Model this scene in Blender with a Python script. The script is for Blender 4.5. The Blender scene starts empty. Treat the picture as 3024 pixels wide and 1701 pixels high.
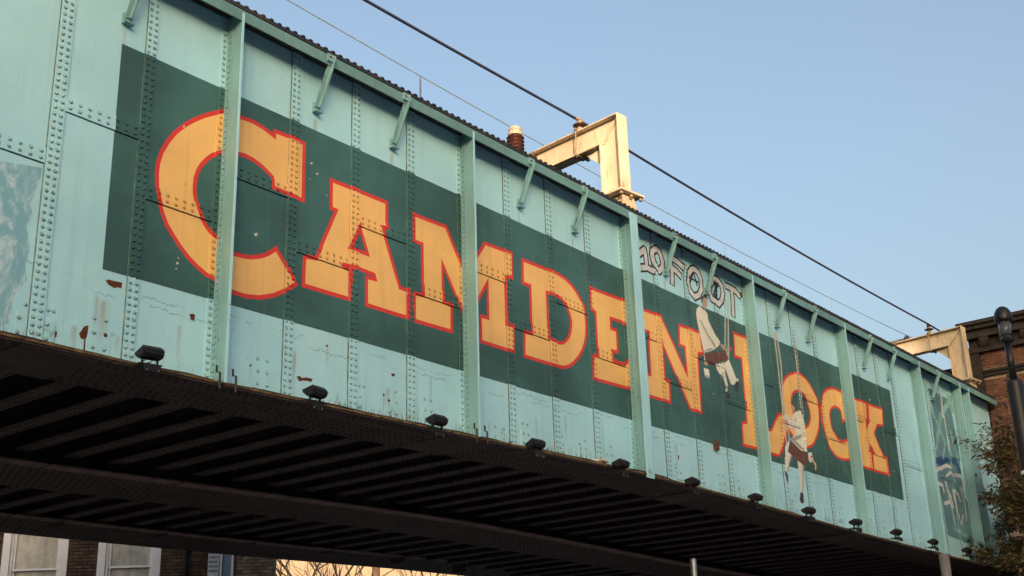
import bpy, math, random
import numpy as np
from mathutils import Vector, Matrix
from mathutils.geometry import delaunay_2d_cdt

random.seed(7)
scene = bpy.context.scene
COL = scene.collection

# ------------------------------------------------------------------ camera, sky, sun, exposure
cam_data = bpy.data.cameras.new("camera")
cam = bpy.data.objects.new("camera", cam_data)
COL.objects.link(cam)
cam_data.sensor_width = 36.0
cam_data.lens = 43.695
cam_data.clip_end = 3000.0
_r, _u, _f = Vector((0.628457, -0.777292, -0.029310)), Vector((-0.243658, -0.232507, 0.941579)), Vector((0.738697, 0.584600, 0.335514))
m3 = Matrix((_r, _u, -_f)).transposed()
cam.matrix_world = Matrix.Translation((0, -10.4, 1.6)) @ m3.to_4x4()
scene.camera = cam

SUN_DIR = Vector((-0.70, -0.714, math.tan(math.radians(10.0)))).normalized()
SUN_EL = math.asin(SUN_DIR.z)
world = bpy.data.worlds.new("World")
scene.world = world
world.use_nodes = True
wn = world.node_tree
wn.nodes.clear()
sky = wn.nodes.new("ShaderNodeTexSky")
sky.sky_type = 'NISHITA'
sky.sun_disc = False
sky.sun_elevation = SUN_EL
sky.sun_rotation = math.atan2(SUN_DIR.x, SUN_DIR.y)
sky.air_density = 1.0
sky.dust_density = 10.0
sky.ozone_density = 0.85
bg = wn.nodes.new("ShaderNodeBackground")
bg.inputs['Strength'].default_value = 0.15
wo = wn.nodes.new("ShaderNodeOutputWorld")
wn.links.new(sky.outputs[0], bg.inputs[0])
wn.links.new(bg.outputs[0], wo.inputs[0])

sun_data = bpy.data.lights.new("sun", 'SUN')
sun_data.energy = 2.2
sun_data.angle = math.radians(0.5)
sun_data.color = (1.0, 0.78, 0.55)
sun = bpy.data.objects.new("sun", sun_data)
COL.objects.link(sun)
sun.rotation_euler = SUN_DIR.to_track_quat('Z', 'Y').to_euler()

scene.view_settings.view_transform = 'Standard'
scene.view_settings.look = 'None'
scene.view_settings.gamma = 1.0
scene.view_settings.use_curve_mapping = False
scene.view_settings.exposure = 1.5

# ------------------------------------------------------------------ helpers
class MB:
    """collects polygons with material slots"""
    def __init__(s): s.v = []; s.f = []; s.m = []
    def face(s, pts, m=0):
        b = len(s.v); s.v.extend(pts); s.f.append(tuple(range(b, b + len(pts)))); s.m.append(m)
    def add(s, vs, fs, m=0):
        b = len(s.v); s.v.extend(vs)
        for f in fs: s.f.append(tuple(b + i for i in f)); s.m.append(m)
    def box(s, x0, x1, y0, y1, z0, z1, m=0, xf=None):
        vs = [(x0,y0,z0),(x1,y0,z0),(x1,y1,z0),(x0,y1,z0),(x0,y0,z1),(x1,y0,z1),(x1,y1,z1),(x0,y1,z1)]
        if xf: vs = [tuple(xf @ Vector(v)) for v in vs]
        s.add(vs, [(3,2,1,0),(4,5,6,7),(0,1,5,4),(1,2,6,5),(2,3,7,6),(3,0,4,7)], m)
    def prism(s, poly, a0, a1, axis='y', m=0):
        """poly (counter-clockwise list of 2-D points) extruded along an axis"""
        n = len(poly)
        if axis == 'y': P = lambda p, a: (p[0], a, p[1])
        elif axis == 'x': P = lambda p, a: (a, p[0], p[1])
        else: P = lambda p, a: (p[0], p[1], a)
        vs = [P(p, a0) for p in poly] + [P(p, a1) for p in poly]
        fs = [tuple(range(n)), tuple(range(2*n-1, n-1, -1))] + [(i, i+n, (i+1) % n + n, (i+1) % n) for i in range(n)]
        s.add(vs, fs, m)
    def tube(s, pts, r, n=6, m=0, cap=True):
        pts = [Vector(p) for p in pts]
        rs = r if isinstance(r, (list, tuple)) else [r] * len(pts)
        rings = []
        for i, p in enumerate(pts):
            d = (pts[min(i+1, len(pts)-1)] - pts[max(i-1, 0)]).normalized()
            a = d.cross(Vector((0.31, 0.17, 0.93)))
            if a.length < 1e-3: a = d.cross(Vector((1, 0, 0)))
            a.normalize(); b = d.cross(a)
            rings.append([tuple(p + (a*math.cos(t) + b*math.sin(t)) * rs[i]) for t in [2*math.pi*k/n for k in range(n)]])
        base = len(s.v)
        for R in rings: s.v.extend(R)
        for i in range(len(pts)-1):
            for k in range(n):
                s.f.append((base+i*n+k, base+i*n+(k+1) % n, base+(i+1)*n+(k+1) % n, base+(i+1)*n+k)); s.m.append(m)
        if cap:
            s.f.append(tuple(base+k for k in range(n-1, -1, -1))); s.m.append(m)
            s.f.append(tuple(base+(len(pts)-1)*n+k for k in range(n))); s.m.append(m)
    def lathe(s, prof, c=(0,0,0), n=16, m=0):
        base = len(s.v)
        for r, z in prof:
            s.v.extend([(c[0]+r*math.cos(2*math.pi*k/n), c[1]+r*math.sin(2*math.pi*k/n), c[2]+z) for k in range(n)])
        for i in range(len(prof)-1):
            for k in range(n):
                s.f.append((base+i*n+k, base+i*n+(k+1) % n, base+(i+1)*n+(k+1) % n, base+(i+1)*n+k)); s.m.append(m)
        s.f.append(tuple(base+k for k in range(n-1, -1, -1))); s.m.append(m)
        s.f.append(tuple(base+(len(prof)-1)*n+k for k in range(n))); s.m.append(m)
    def mesh(s, name, mats, smooth=False):
        me = bpy.data.meshes.new(name)
        me.from_pydata(s.v, [], s.f)
        for mt in (mats if isinstance(mats, (list, tuple)) else [mats]): me.materials.append(mt)
        if any(s.m): me.polygons.foreach_set('material_index', s.m)
        if smooth: me.polygons.foreach_set('use_smooth', [True] * len(s.f))
        me.update()
        return me
    def build(s, name, mats, parent=None, smooth=False, label=None):
        o = bpy.data.objects.new(name, s.mesh(name, mats, smooth))
        COL.objects.link(o)
        if parent: o.parent = parent
        if label: o['label'] = label
        return o

def put(name, me, parent=None, loc=None, mw=None):
    o = bpy.data.objects.new(name, me); COL.objects.link(o)
    if parent: o.parent = parent
    if loc is not None: o.location = loc
    return o
def tag(o, label=None, cat=None, group=None, kind=None):
    if label: o['label'] = label
    if cat: o['category'] = cat
    if group: o['group'] = group
    if kind: o['kind'] = kind
    return o
def thing(name, label, cat, loc=(0,0,0), rz=0, group=None):
    o = bpy.data.objects.new(name, None); COL.objects.link(o)
    o.empty_display_size = 0.2
    o.location = loc; o.rotation_euler = (0, 0, rz)
    return tag(o, label, cat, group)
def copy_tree(o, parent=None):
    c = o.copy(); COL.objects.link(c)
    if parent: c.parent = parent
    for ch in list(o.children): copy_tree(ch, c)
    return c

# ------------------------------------------------------------------ materials
class NT:
    def __init__(s, name):
        s.mat = bpy.data.materials.new(name); s.mat.use_nodes = True
        s.t = s.mat.node_tree; s.t.nodes.clear()
        s.bsdf = s.n('ShaderNodeBsdfPrincipled'); s.out = s.n('ShaderNodeOutputMaterial')
        s.l(s.bsdf.outputs[0], s.out.inputs[0])
        g = s.n('ShaderNodeNewGeometry'); s.pos = g.outputs['Position']; s.nor = g.outputs['Normal']
        sp = s.n('ShaderNodeSeparateXYZ'); s.l(s.pos, sp.inputs[0])
        s.x, s.y, s.z = sp.outputs
    def n(s, t): return s.t.nodes.new(t)
    def l(s, a, b): s.t.links.new(a, b)
    def val(s, v, sock):
        if isinstance(v, bpy.types.NodeSocket): s.l(v, sock)
        else: sock.default_value = v
    def math(s, op, a, b=None, c=None, clamp=False):
        k = s.n('ShaderNodeMath'); k.operation = op; k.use_clamp = clamp
        s.val(a, k.inputs[0])
        if b is not None: s.val(b, k.inputs[1])
        if c is not None: s.val(c, k.inputs[2])
        return k.outputs[0]
    def sstep(s, v, a, b, lo=0.0, hi=1.0):
        k = s.n('ShaderNodeMapRange'); k.interpolation_type = 'SMOOTHSTEP'
        s.val(v, k.inputs[0]); k.inputs[1].default_value = a; k.inputs[2].default_value = b
        k.inputs[3].default_value = lo; k.inputs[4].default_value = hi
        return k.outputs[0]
    def noise(s, scale=(1,1,1), detail=4, rough=.55, off=(0,0,0), vec=None, dist=0):
        mp = s.n('ShaderNodeMapping'); s.l(vec or s.pos, mp.inputs[0])
        mp.inputs['Scale'].default_value = scale; mp.inputs['Location'].default_value = off
        k = s.n('ShaderNodeTexNoise'); s.l(mp.outputs[0], k.inputs['Vector'])
        k.inputs['Scale'].default_value = 1.0; k.inputs['Detail'].default_value = detail; k.inputs['Roughness'].default_value = rough
        k.inputs['Distortion'].default_value = dist
        return k.outputs[0]
    def mix(s, f, a, b):
        k = s.n('ShaderNodeMix'); k.data_type = 'RGBA'
        s.val(f, k.inputs[0])
        for v, i in ((a, 6), (b, 7)):
            if isinstance(v, bpy.types.NodeSocket): s.l(v, k.inputs[i])
            else: k.inputs[i].default_value = (v[0], v[1], v[2], 1)
        return k.outputs[2]
    def bump(s, h, strength=.3, dist=.01):
        k = s.n('ShaderNodeBump'); k.inputs['Strength'].default_value = strength; k.inputs['Distance'].default_value = dist
        s.l(h, k.inputs['Height']); s.l(k.outputs[0], s.bsdf.inputs['Normal'])
    def done(s, col, rough=.5, metal=0.0, spec=.5):
        if isinstance(col, bpy.types.NodeSocket): s.l(col, s.bsdf.inputs['Base Color'])
        else: s.bsdf.inputs['Base Color'].default_value = (col[0], col[1], col[2], 1)
        s.val(rough, s.bsdf.inputs['Roughness'])
        s.bsdf.inputs['Metallic'].default_value = metal
        s.bsdf.inputs['Specular IOR Level'].default_value = spec
        return s.mat

def simple(name, col, rough=.6, var=.25, scale=8, bump=.15, metal=0.0, spec=.35, dark=None):
    t = NT(name)
    f = t.noise((scale,)*3, 5, .6)
    d = dark or tuple(c*(1-var) for c in col)
    l = tuple(min(1, c*(1+var*.5)) for c in col)
    c = t.mix(t.sstep(f, .3, .7), d, l)
    if bump: t.bump(t.noise((scale*4,)*3, 3), bump, .01)
    return t.done(c, rough, metal, spec)

RUST_STREAKS = [(6.62,5.75,.62,.10),(6.52,5.78,.5,.035),(6.30,5.42,.35,.05),(7.52,5.70,.55,.035),(6.79,5.42,.22,.03),(9.10,5.75,.5,.04),
                (10.62,5.62,.34,.05),(10.75,5.60,.3,.04),(14.3,5.9,.5,.04),(17.32,5.95,.6,.07),(6.58,8.80,.6,.03),(9.32,8.80,.75,.05),(10.68,8.80,.5,.05),
                (17.36,8.8,.6,.05),(21.4,8.8,.5,.05),(27.9,7.6,1.0,.05),(28.0,7.2,.8,.06),(13.36,8.8,.55,.03),(8.48,5.44,.25,.03),(8.8,5.22,.12,.03),(10.55,5.5,.3,.025),(12.55,5.5,.25,.03),(12.98,5.29,.12,.03),(14.62,5.5,.25,.03),(15.5,5.5,.25,.03),(17.28,5.5,.25,.03),(19.3,5.5,.25,.04),(21.3,5.5,.3,.04),(22.7,5.5,.3,.04),(11.4,5.9,.45,.03),(13.6,5.75,.4,.03),(16.9,5.6,.3,.03),(20.9,5.55,.35,.04),(24.9,5.5,.4,.05),(26.1,5.7,.5,.05),(9.6,5.95,.4,.03),(5.5,6.4,.8,.05),(14.7,8.8,.6,.03)]
def painted(name, col, var=.10, streak=.25, grime=True, crack=False, chips=0.0, rust=False, rough=.45, chipcol=(.02,.03,.03), fade=None):
    """old gloss paint on steel plates: cloudy fading, water streaks, grime, chips, hair cracks, rust runs"""
    t = NT(name)
    big = t.noise((.55,.55,.7), 4, .6)
    lo = tuple(c*(1-var*1.5) for c in col); hi = tuple(min(1, c*(1+var)) for c in col)
    c = t.mix(t.sstep(big, .3, .7), lo, hi)
    if fade:
        c = t.mix(t.sstep(t.noise((1.1,1.1,.9), 5, .65, (3,7,1)), .42, .75, 0, .55), c, fade)
    st = t.noise((7,7,.28), 4, .6, (11,0,3))
    c = t.mix(t.sstep(st, .5, .72, 0, streak), c, tuple(x*.6 for x in col))
    st2 = t.noise((16,16,.22), 3, .6, (1,5,9))
    c = t.mix(t.sstep(st2, .55, .75, 0, streak*.8), c, tuple(min(1, x*1.2+.05) for x in col))
    if chips:
        ch = t.noise((5,5,9), 8, .75, (2,2,2), dist=.6)
        c = t.mix(t.sstep(ch, .66-chips, .72-chips, 0, .75), c, chipcol)
        sp = t.noise((28,28,28), 3, .7, (4,4,4))
        c = t.mix(t.sstep(sp, .70, .76, 0, .8), c, chipcol)
    if crack:
        for z0, amp, o in ((5.90,.22,0),(5.80,.20,5)):
            w = t.noise((1.3,.2,.2), 8, .82, (o,1,1))
            zz = t.math('ADD', t.math('MULTIPLY_ADD', w, amp*2.2, z0-amp*1.1), t.sstep(t.x, 5, 16, 0, .17))
            d = t.math('ABSOLUTE', t.math('SUBTRACT', t.z, zz))
            mask = t.sstep(t.noise((1.3,.3,.3), 4, .6, (7+o,2,2)), .47, .60)
            k = t.math('MULTIPLY', t.sstep(d, .002, .010, 1, 0), mask)
            c = t.mix(t.math('MULTIPLY', k, .62), c, (.10,.17,.18))
    if grime:
        low = t.sstep(t.z, 5.15, 5.75, 1, 0)
        gn = t.noise((6,6,4), 7, .75, (8,8,8))
        gk = t.math('MULTIPLY', t.sstep(gn, .56, .72), low)
        c = t.mix(t.math('MULTIPLY', gk, .75), c, (.045,.035,.022))
        gs = t.noise((14,14,1.3), 4, .7, (3,3,8))
        c = t.mix(t.math('MULTIPLY', t.math('MULTIPLY', t.sstep(gs, .55, .7), t.sstep(t.z, 5.1, 5.5, 1, 0)), .6), c, (.07,.065,.05))
    if rust:
        acc = None
        wob = t.math('MULTIPLY_ADD', t.noise((2,2,3), 3, .6), .05, -.025)
        xx = t.math('ADD', t.x, wob)
        for x0, zt, ln, w in RUST_STREAKS:
            d = t.math('ABSOLUTE', t.math('SUBTRACT', xx, x0))
            k = t.math('MULTIPLY', t.sstep(d, w*.2, w, 1, 0), t.math('MULTIPLY', t.sstep(t.z, zt-ln, zt-.05, 0, 1), t.sstep(t.z, zt-.03, zt+.02, 1, 0)))
            acc = k if acc is None else t.math('MAXIMUM', acc, k)
        sn = t.noise((22,22,1.2), 4, .6, (5,1,1))
        k = t.math('MULTIPLY', acc, t.sstep(sn, .25, .7, .05, .55))
        c = t.mix(k, c, (.30,.19,.085))
    if rust:
        sp = t.noise((4.5,4.5,4.5), 9, .78, (6,2,7)); lowm = t.sstep(t.z, 5.2, 6.4, .072, .0)
        thr = t.math('ADD', sp, lowm)
        c = t.mix(t.sstep(thr, .715, .735, 0, .85), c, (.13,.05,.025))
        dk = t.noise((3.2,3.2,5.5), 9, .8, (16,2,7), dist=.8)
        c = t.mix(t.sstep(dk, .655, .70, 0, .6), c, (.13,.22,.23))
        dr = t.noise((10,10,.5), 5, .7, (26,2,7))
        c = t.mix(t.math('MULTIPLY', t.sstep(dr, .56, .72, 0, .5), t.sstep(t.z, 5.2, 6.6, 1, .25)), c, (.30,.36,.30))
    bn = t.noise((14,14,14), 5, .65)
    bw = t.noise((1.6,1.6,1.6), 2, .5, (9,9,9))
    t.bump(t.math('ADD', t.math('MULTIPLY', bn, .25), t.math('MULTIPLY', bw, 2.0)), .35, .012)
    rr = t.sstep(t.noise((4,4,4), 4), .3, .7, rough-.08, rough+.15)
    return t.done(c, rr, 0, .4)

TEAL = (.39,.72,.88)
MAT = {}
MAT['teal'] = painted('teal_paint', TEAL, .06, .18, True, True, 0.0, True, .42, fade=(.47,.77,.89))
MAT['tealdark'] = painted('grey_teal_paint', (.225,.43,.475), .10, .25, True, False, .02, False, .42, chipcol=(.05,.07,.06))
MAT['fascia'] = painted('flange_teal_paint', (.155,.315,.335), .14, .3, False, False, .03, False, .45, chipcol=(.05,.05,.04))
MAT['green'] = painted('dark_green_paint', (.046,.132,.135), .24, .28, False, False, .03, False, .40, chipcol=(.014,.036,.034))
MAT['red'] = painted('red_paint', (.68,.042,.034), .08, .12, False, False, 0.0, False, .42)
MAT['yellow'] = painted('yellow_paint', (.86,.52,.19), .09, .26, False, False, .012, False, .42, chipcol=(.35,.2,.06))
MAT['overall'] = painted('off_white_paint', (.72,.72,.66), .10, .2, False, False, .0, False, .6)
MAT['fold'] = simple('grey_shade_paint', (.36,.37,.35), .6, .2, 12)
MAT['skin'] = simple('flesh_paint', (.50,.36,.28), .6, .3, 18)
MAT['hair'] = simple('brown_grey_paint', (.14,.10,.09), .6, .4, 18)
MAT['shoe'] = simple('purple_black_paint', (.055,.045,.075), .6, .3, 12)
MAT['board'] = simple('maroon_paint', (.15,.065,.055), .5, .15, 6)
MAT['rope'] = simple('cream_rope_paint', (.50,.52,.46), .6, .2, 12)
MAT['dark'] = simple('black_spray_paint', (.028,.024,.045), .6, .5, 9)
MAT['chalk'] = simple('white_spray_paint', (.60,.645,.74), .6, .22, 7)
MAT['bluepaint'] = simple('blue_spray_paint', (.03,.11,.30), .6, .5, 7)
MAT['tealpaint'] = simple('pale_teal_spray_paint', (.25,.50,.50), .6, .25, 4)
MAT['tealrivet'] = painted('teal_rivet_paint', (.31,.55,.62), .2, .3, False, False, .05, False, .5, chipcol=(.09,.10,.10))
MAT['yellowrivet'] = painted('yellow_rivet_paint', (.66,.36,.11), .15, .3, False, False, .02, False, .5, chipcol=(.2,.1,.04))
MAT['slate'] = painted('slate_blue_paint', (.10,.235,.31), .25, .3, False, False, 0, False, .5, fade=(.20,.40,.47))
MAT['rust'] = simple('rust', (.115,.035,.018), .85, .5, 25, .5)
MAT['chip'] = simple('pale_chipped_primer', (.62,.60,.55), .7, .2, 20)
t = NT('mottled_whitewash')
f = t.noise((1.9,1.9,1.1), 8, .74, (2,9,4), dist=1.2)
c = t.mix(t.sstep(f, .42, .58), (.19,.43,.56), (.56,.72,.86))
f2 = t.noise((4,4,3), 6, .7, (12,9,4))
c = t.mix(t.sstep(f2, .54, .7, 0, .6), c, (.20,.40,.50))
t.bump(f2, .3, .01)
MAT['mottled'] = t.done(c, .6)
MAT['joint'] = simple('joint_dirt_and_shade', (.17,.27,.28), .8, .5, 10, 0)
MAT['black'] = simple('black_recess', (.012,.012,.012), .8, .2, 8)
# sooty underside
t = NT('sooty_brown_steel')
f = t.noise((2.2,2.2,2.2), 6, .65)
c = t.mix(t.sstep(f, .35, .7), (.022,.015,.016), (.050,.033,.035))
f2 = t.noise((9,9,9), 5, .7, (4,4,4))
c = t.mix(t.sstep(f2, .62, .72, 0, .7), c, (.12,.048,.022))
t.bump(f2, .5, .01)
MAT['soot'] = t.done(c, .75)
MAT['deck'] = simple('black_deck', (.012,.010,.010), .9, .3, 3)
MAT['lip'] = simple('lit_flange_lip', (.15,.105,.105), .8, .35, 4)  # paler than the girders, painting in the light that catches the lips
t = NT('rusty_ledge')
f = t.noise((7,7,12), 7, .7)
c = t.mix(t.sstep(f, .35, .65), (.05,.028,.015), (.21,.12,.055))
f2 = t.noise((25,25,25), 4, .7)
c = t.mix(t.sstep(f2, .58, .7, 0, .8), c, (.36,.27,.17))
f3 = t.noise((2.3,2.3,2.3), 4, .6, (5,5,5))
c = t.mix(t.sstep(f3, .55, .7, 0, .6), c, (.05,.06,.02))
t.bump(f, .8, .02)
MAT['ledge'] = t.done(c, .9)
t = NT('rusty_dark_top_plate')
f = t.noise((4,4,4), 6, .7)
c = t.mix(t.sstep(f, .5, .7), (.022,.026,.034), (.10,.05,.03))
t.bump(f, .5, .01)
MAT['topplate'] = t.done(c, .65)
t = NT('cream_gantry_paint')
f = t.noise((1.5,1.5,1.2), 6, .65)
c = t.mix(t.sstep(f, .35, .7), (.50,.40,.28), (.66,.55,.40))
f2 = t.noise((9,9,2.0), 6, .7, (3,1,1))
c = t.mix(t.sstep(f2, .53, .70, 0, .8), c, (.30,.155,.07))
t.bump(f2, .3, .01)
MAT['cream'] = t.done(c, .6)
MAT['bolt'] = simple('weathered_bolt', (.30,.22,.15), .6, .4, 30)
MAT['lampblack'] = simple('black_lamp_casing', (.011,.0095,.011), .5, .3, 20)
MAT['lampglass'] = simple('dark_lamp_glass', (.06,.06,.07), .08, .1, 5, 0)
MAT['galv'] = simple('galvanised_steel', (.30,.31,.32), .4, .25, 10, .1, .8)
MAT['wire'] = simple('dark_cable', (.028,.030,.055), .6, .2, 5, 0)
MAT['thinwire'] = simple('tarnished_copper_wire', (.20,.24,.24), .5, .2, 5, 0)
MAT['porcelain'] = simple('brown_porcelain', (.085,.030,.026), .18, .2, 6, 0)
MAT['capmetal'] = simple('cream_cap', (.42,.35,.26), .5, .2, 20)
MAT['wood'] = simple('weathered_brown_wood', (.12,.065,.04), .8, .4, 14)
MAT['white'] = simple('white_window_paint', (.78,.77,.80), .45, .08, 6)
MAT['polegrey'] = simple('grey_post_paint', (.17,.15,.15), .35, .25, 6, .05)
MAT['poleblack'] = simple('black_post_paint', (.009,.009,.011), .4, .25, 8, .05)
MAT['clearglass'] = simple('smoked_dome_glass', (.06,.07,.09), .06, .1, 3, 0)
t = NT('net_curtain_behind_glass')
f = t.noise((5,5,1.0), 5, .6); f2 = t.noise((2.2,2.2,2.2), 5, .65, (3,3,3), dist=.8)
c = t.mix(t.sstep(t.math('ADD', t.math('MULTIPLY', f, .5), t.math('MULTIPLY', f2, .5)), .36, .64), (.30,.29,.27), (.56,.53,.49))
MAT['curtain'] = t.done(c, .25, 0, .5)
MAT['blueglass'] = simple('blue_reflecting_glass', (.20,.26,.36), .08, .2, 2, 0)
def brickmat(name, cols, mort=(.16,.13,.11)):
    ms = []
    for i, c0 in enumerate(cols):
        t = NT(name); f = t.noise((9,9,9), 6, .7)
        c = t.mix(t.sstep(f, .3, .7), tuple(x*.6 for x in c0), tuple(x*1.25 for x in c0))
        t.bump(t.noise((40,40,40), 4, .7), .5, .006); ms.append(t.done(c, .9, 0, .2))
    return ms
BR_DARK = brickmat('brown_brick', [(.085,.055,.040),(.115,.075,.052),(.062,.042,.034)])
BR_RED = brickmat('red_brown_brick', [(.15,.070,.048),(.19,.092,.060),(.095,.050,.040)])
BR_PALE = brickmat('pale_stock_brick', [(.22,.17,.12),(.28,.22,.16),(.17,.13,.10)])
MAT['mortar'] = simple('old_mortar', (.17,.14,.115), .95, .3, 12, .4)
MAT['redmortar'] = simple('pale_mortar', (.44,.34,.27), .95, .3, 12, .4)
MAT['darkstone'] = simple('shade_darkened_stone', (.034,.027,.026), .9, .5, 4, .6)  # colour darkened to stand for the shade over the right-hand building
def brick_sheet(name, c1, c2, mo, along):
    """far brickwork: courses by the brick texture; along = 'x','y' or rotation for the run of the wall"""
    t = NT(name)
    cb = t.n('ShaderNodeCombineXYZ')
    if along == 'y': u = t.y
    elif along == 'x': u = t.x
    else: u = t.math('ADD', t.math('MULTIPLY', t.x, along[0]), t.math('MULTIPLY', t.y, along[1]))
    t.l(u, cb.inputs[0]); t.l(t.z, cb.inputs[1])
    b = t.n('ShaderNodeTexBrick'); t.l(cb.outputs[0], b.inputs['Vector'])
    b.inputs['Scale'].default_value = 1.0; b.inputs['Brick Width'].default_value = .235; b.inputs['Row Height'].default_value = .076
    b.inputs['Mortar Size'].default_value = .008
    b.inputs['Color1'].default_value = (*c1, 1); b.inputs['Color2'].default_value = (*c2, 1); b.inputs['Mortar'].default_value = (*mo, 1)
    f = t.noise((1.2,1.2,1.2), 6, .7)
    c = t.mix(t.sstep(f, .4, .75, 0, .5), b.outputs[0], tuple(x*.5 for x in c1))
    t.bump(b.outputs['Fac'], -.4, .01)
    return t.done(c, .9, 0, .2)
MAT['leaf1'] = simple('olive_leaf', (.13,.115,.046), .55, .4, 3, 0)
MAT['leaf2'] = simple('brown_leaf', (.19,.115,.062), .6, .4, 3, 0)
MAT['leaf3'] = simple('green_leaf', (.10,.125,.052), .5, .4, 3, 0)
MAT['bark'] = simple('brown_bark', (.12,.085,.068), .9, .4, 10, .6)
MAT['darkbark'] = simple('dark_winter_bark', (.030,.021,.016), .9, .3, 10, .3)
t = NT('asphalt'); f = t.noise((3,3,3), 8, .7)
MAT['asphalt'] = t.done(t.mix(f, (.035,.035,.036), (.065,.064,.062)), .9)
MAT['paving'] = simple('paving_stone', (.36,.35,.34), .9, .2, 2, .3)
MAT['ground'] = simple('urban_ground', (.10,.095,.085), .95, .3, .4, 0)
MAT['straw'] = simple('dry_weeds', (.16,.14,.06), .8, .4, 9, 0)

# ------------------------------------------------------------------ ground
def sheet(name, x0, x1, y0, y1, z, mat):
    mb = MB(); mb.face([(x0,y0,z),(x1,y0,z),(x1,y1,z),(x0,y1,z)])
    return tag(mb.build(name, mat), kind='structure')
sheet('ground', -800, 800, -800, 800, 0, MAT['ground'])
sheet('road', -20, 1.5, -60, 120, .004, MAT['asphalt'])
mb = MB(); mb.box(1.5, 33.0, -60, 120, 0, .13); tag(mb.build('pavement', MAT['paving']), kind='structure')  # unseen pale paving, spread wide to bounce light up onto the bridge
mb = MB(); mb.box(-24, -20, -30, 120, 0, .13); tag(mb.build('pavement', MAT['paving']), kind='structure')

# ------------------------------------------------------------------ the bridge
bridge = thing('railway_bridge', 'pale blue-green riveted iron railway bridge with big painted lettering on its side', 'bridge', (0,0,0))

_zx = np.array([-6,5.4,7.9,11.9,16.1,19.9,24.0,28.2,34.0])
_zz = np.array([4.98,5.045,5.062,5.135,5.205,5.140,5.045,5.000,4.96])
_gx = np.linspace(-8, 36, 442)
_gk = np.exp(-np.linspace(-2.5,2.5,41)**2); _gk /= _gk.sum()
_gz = np.convolve(np.pad(np.interp(_gx, _zx, _zz), 20, mode='edge'), _gk, mode='valid')
def zl(x): return float(np.interp(x, _gx, _gz))       # underside of the outer bottom flange (slightly hogged)
ZTOP = 9.57                                            # underside of the top flange
X0, X1 = -4.0, 33.7

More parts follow.
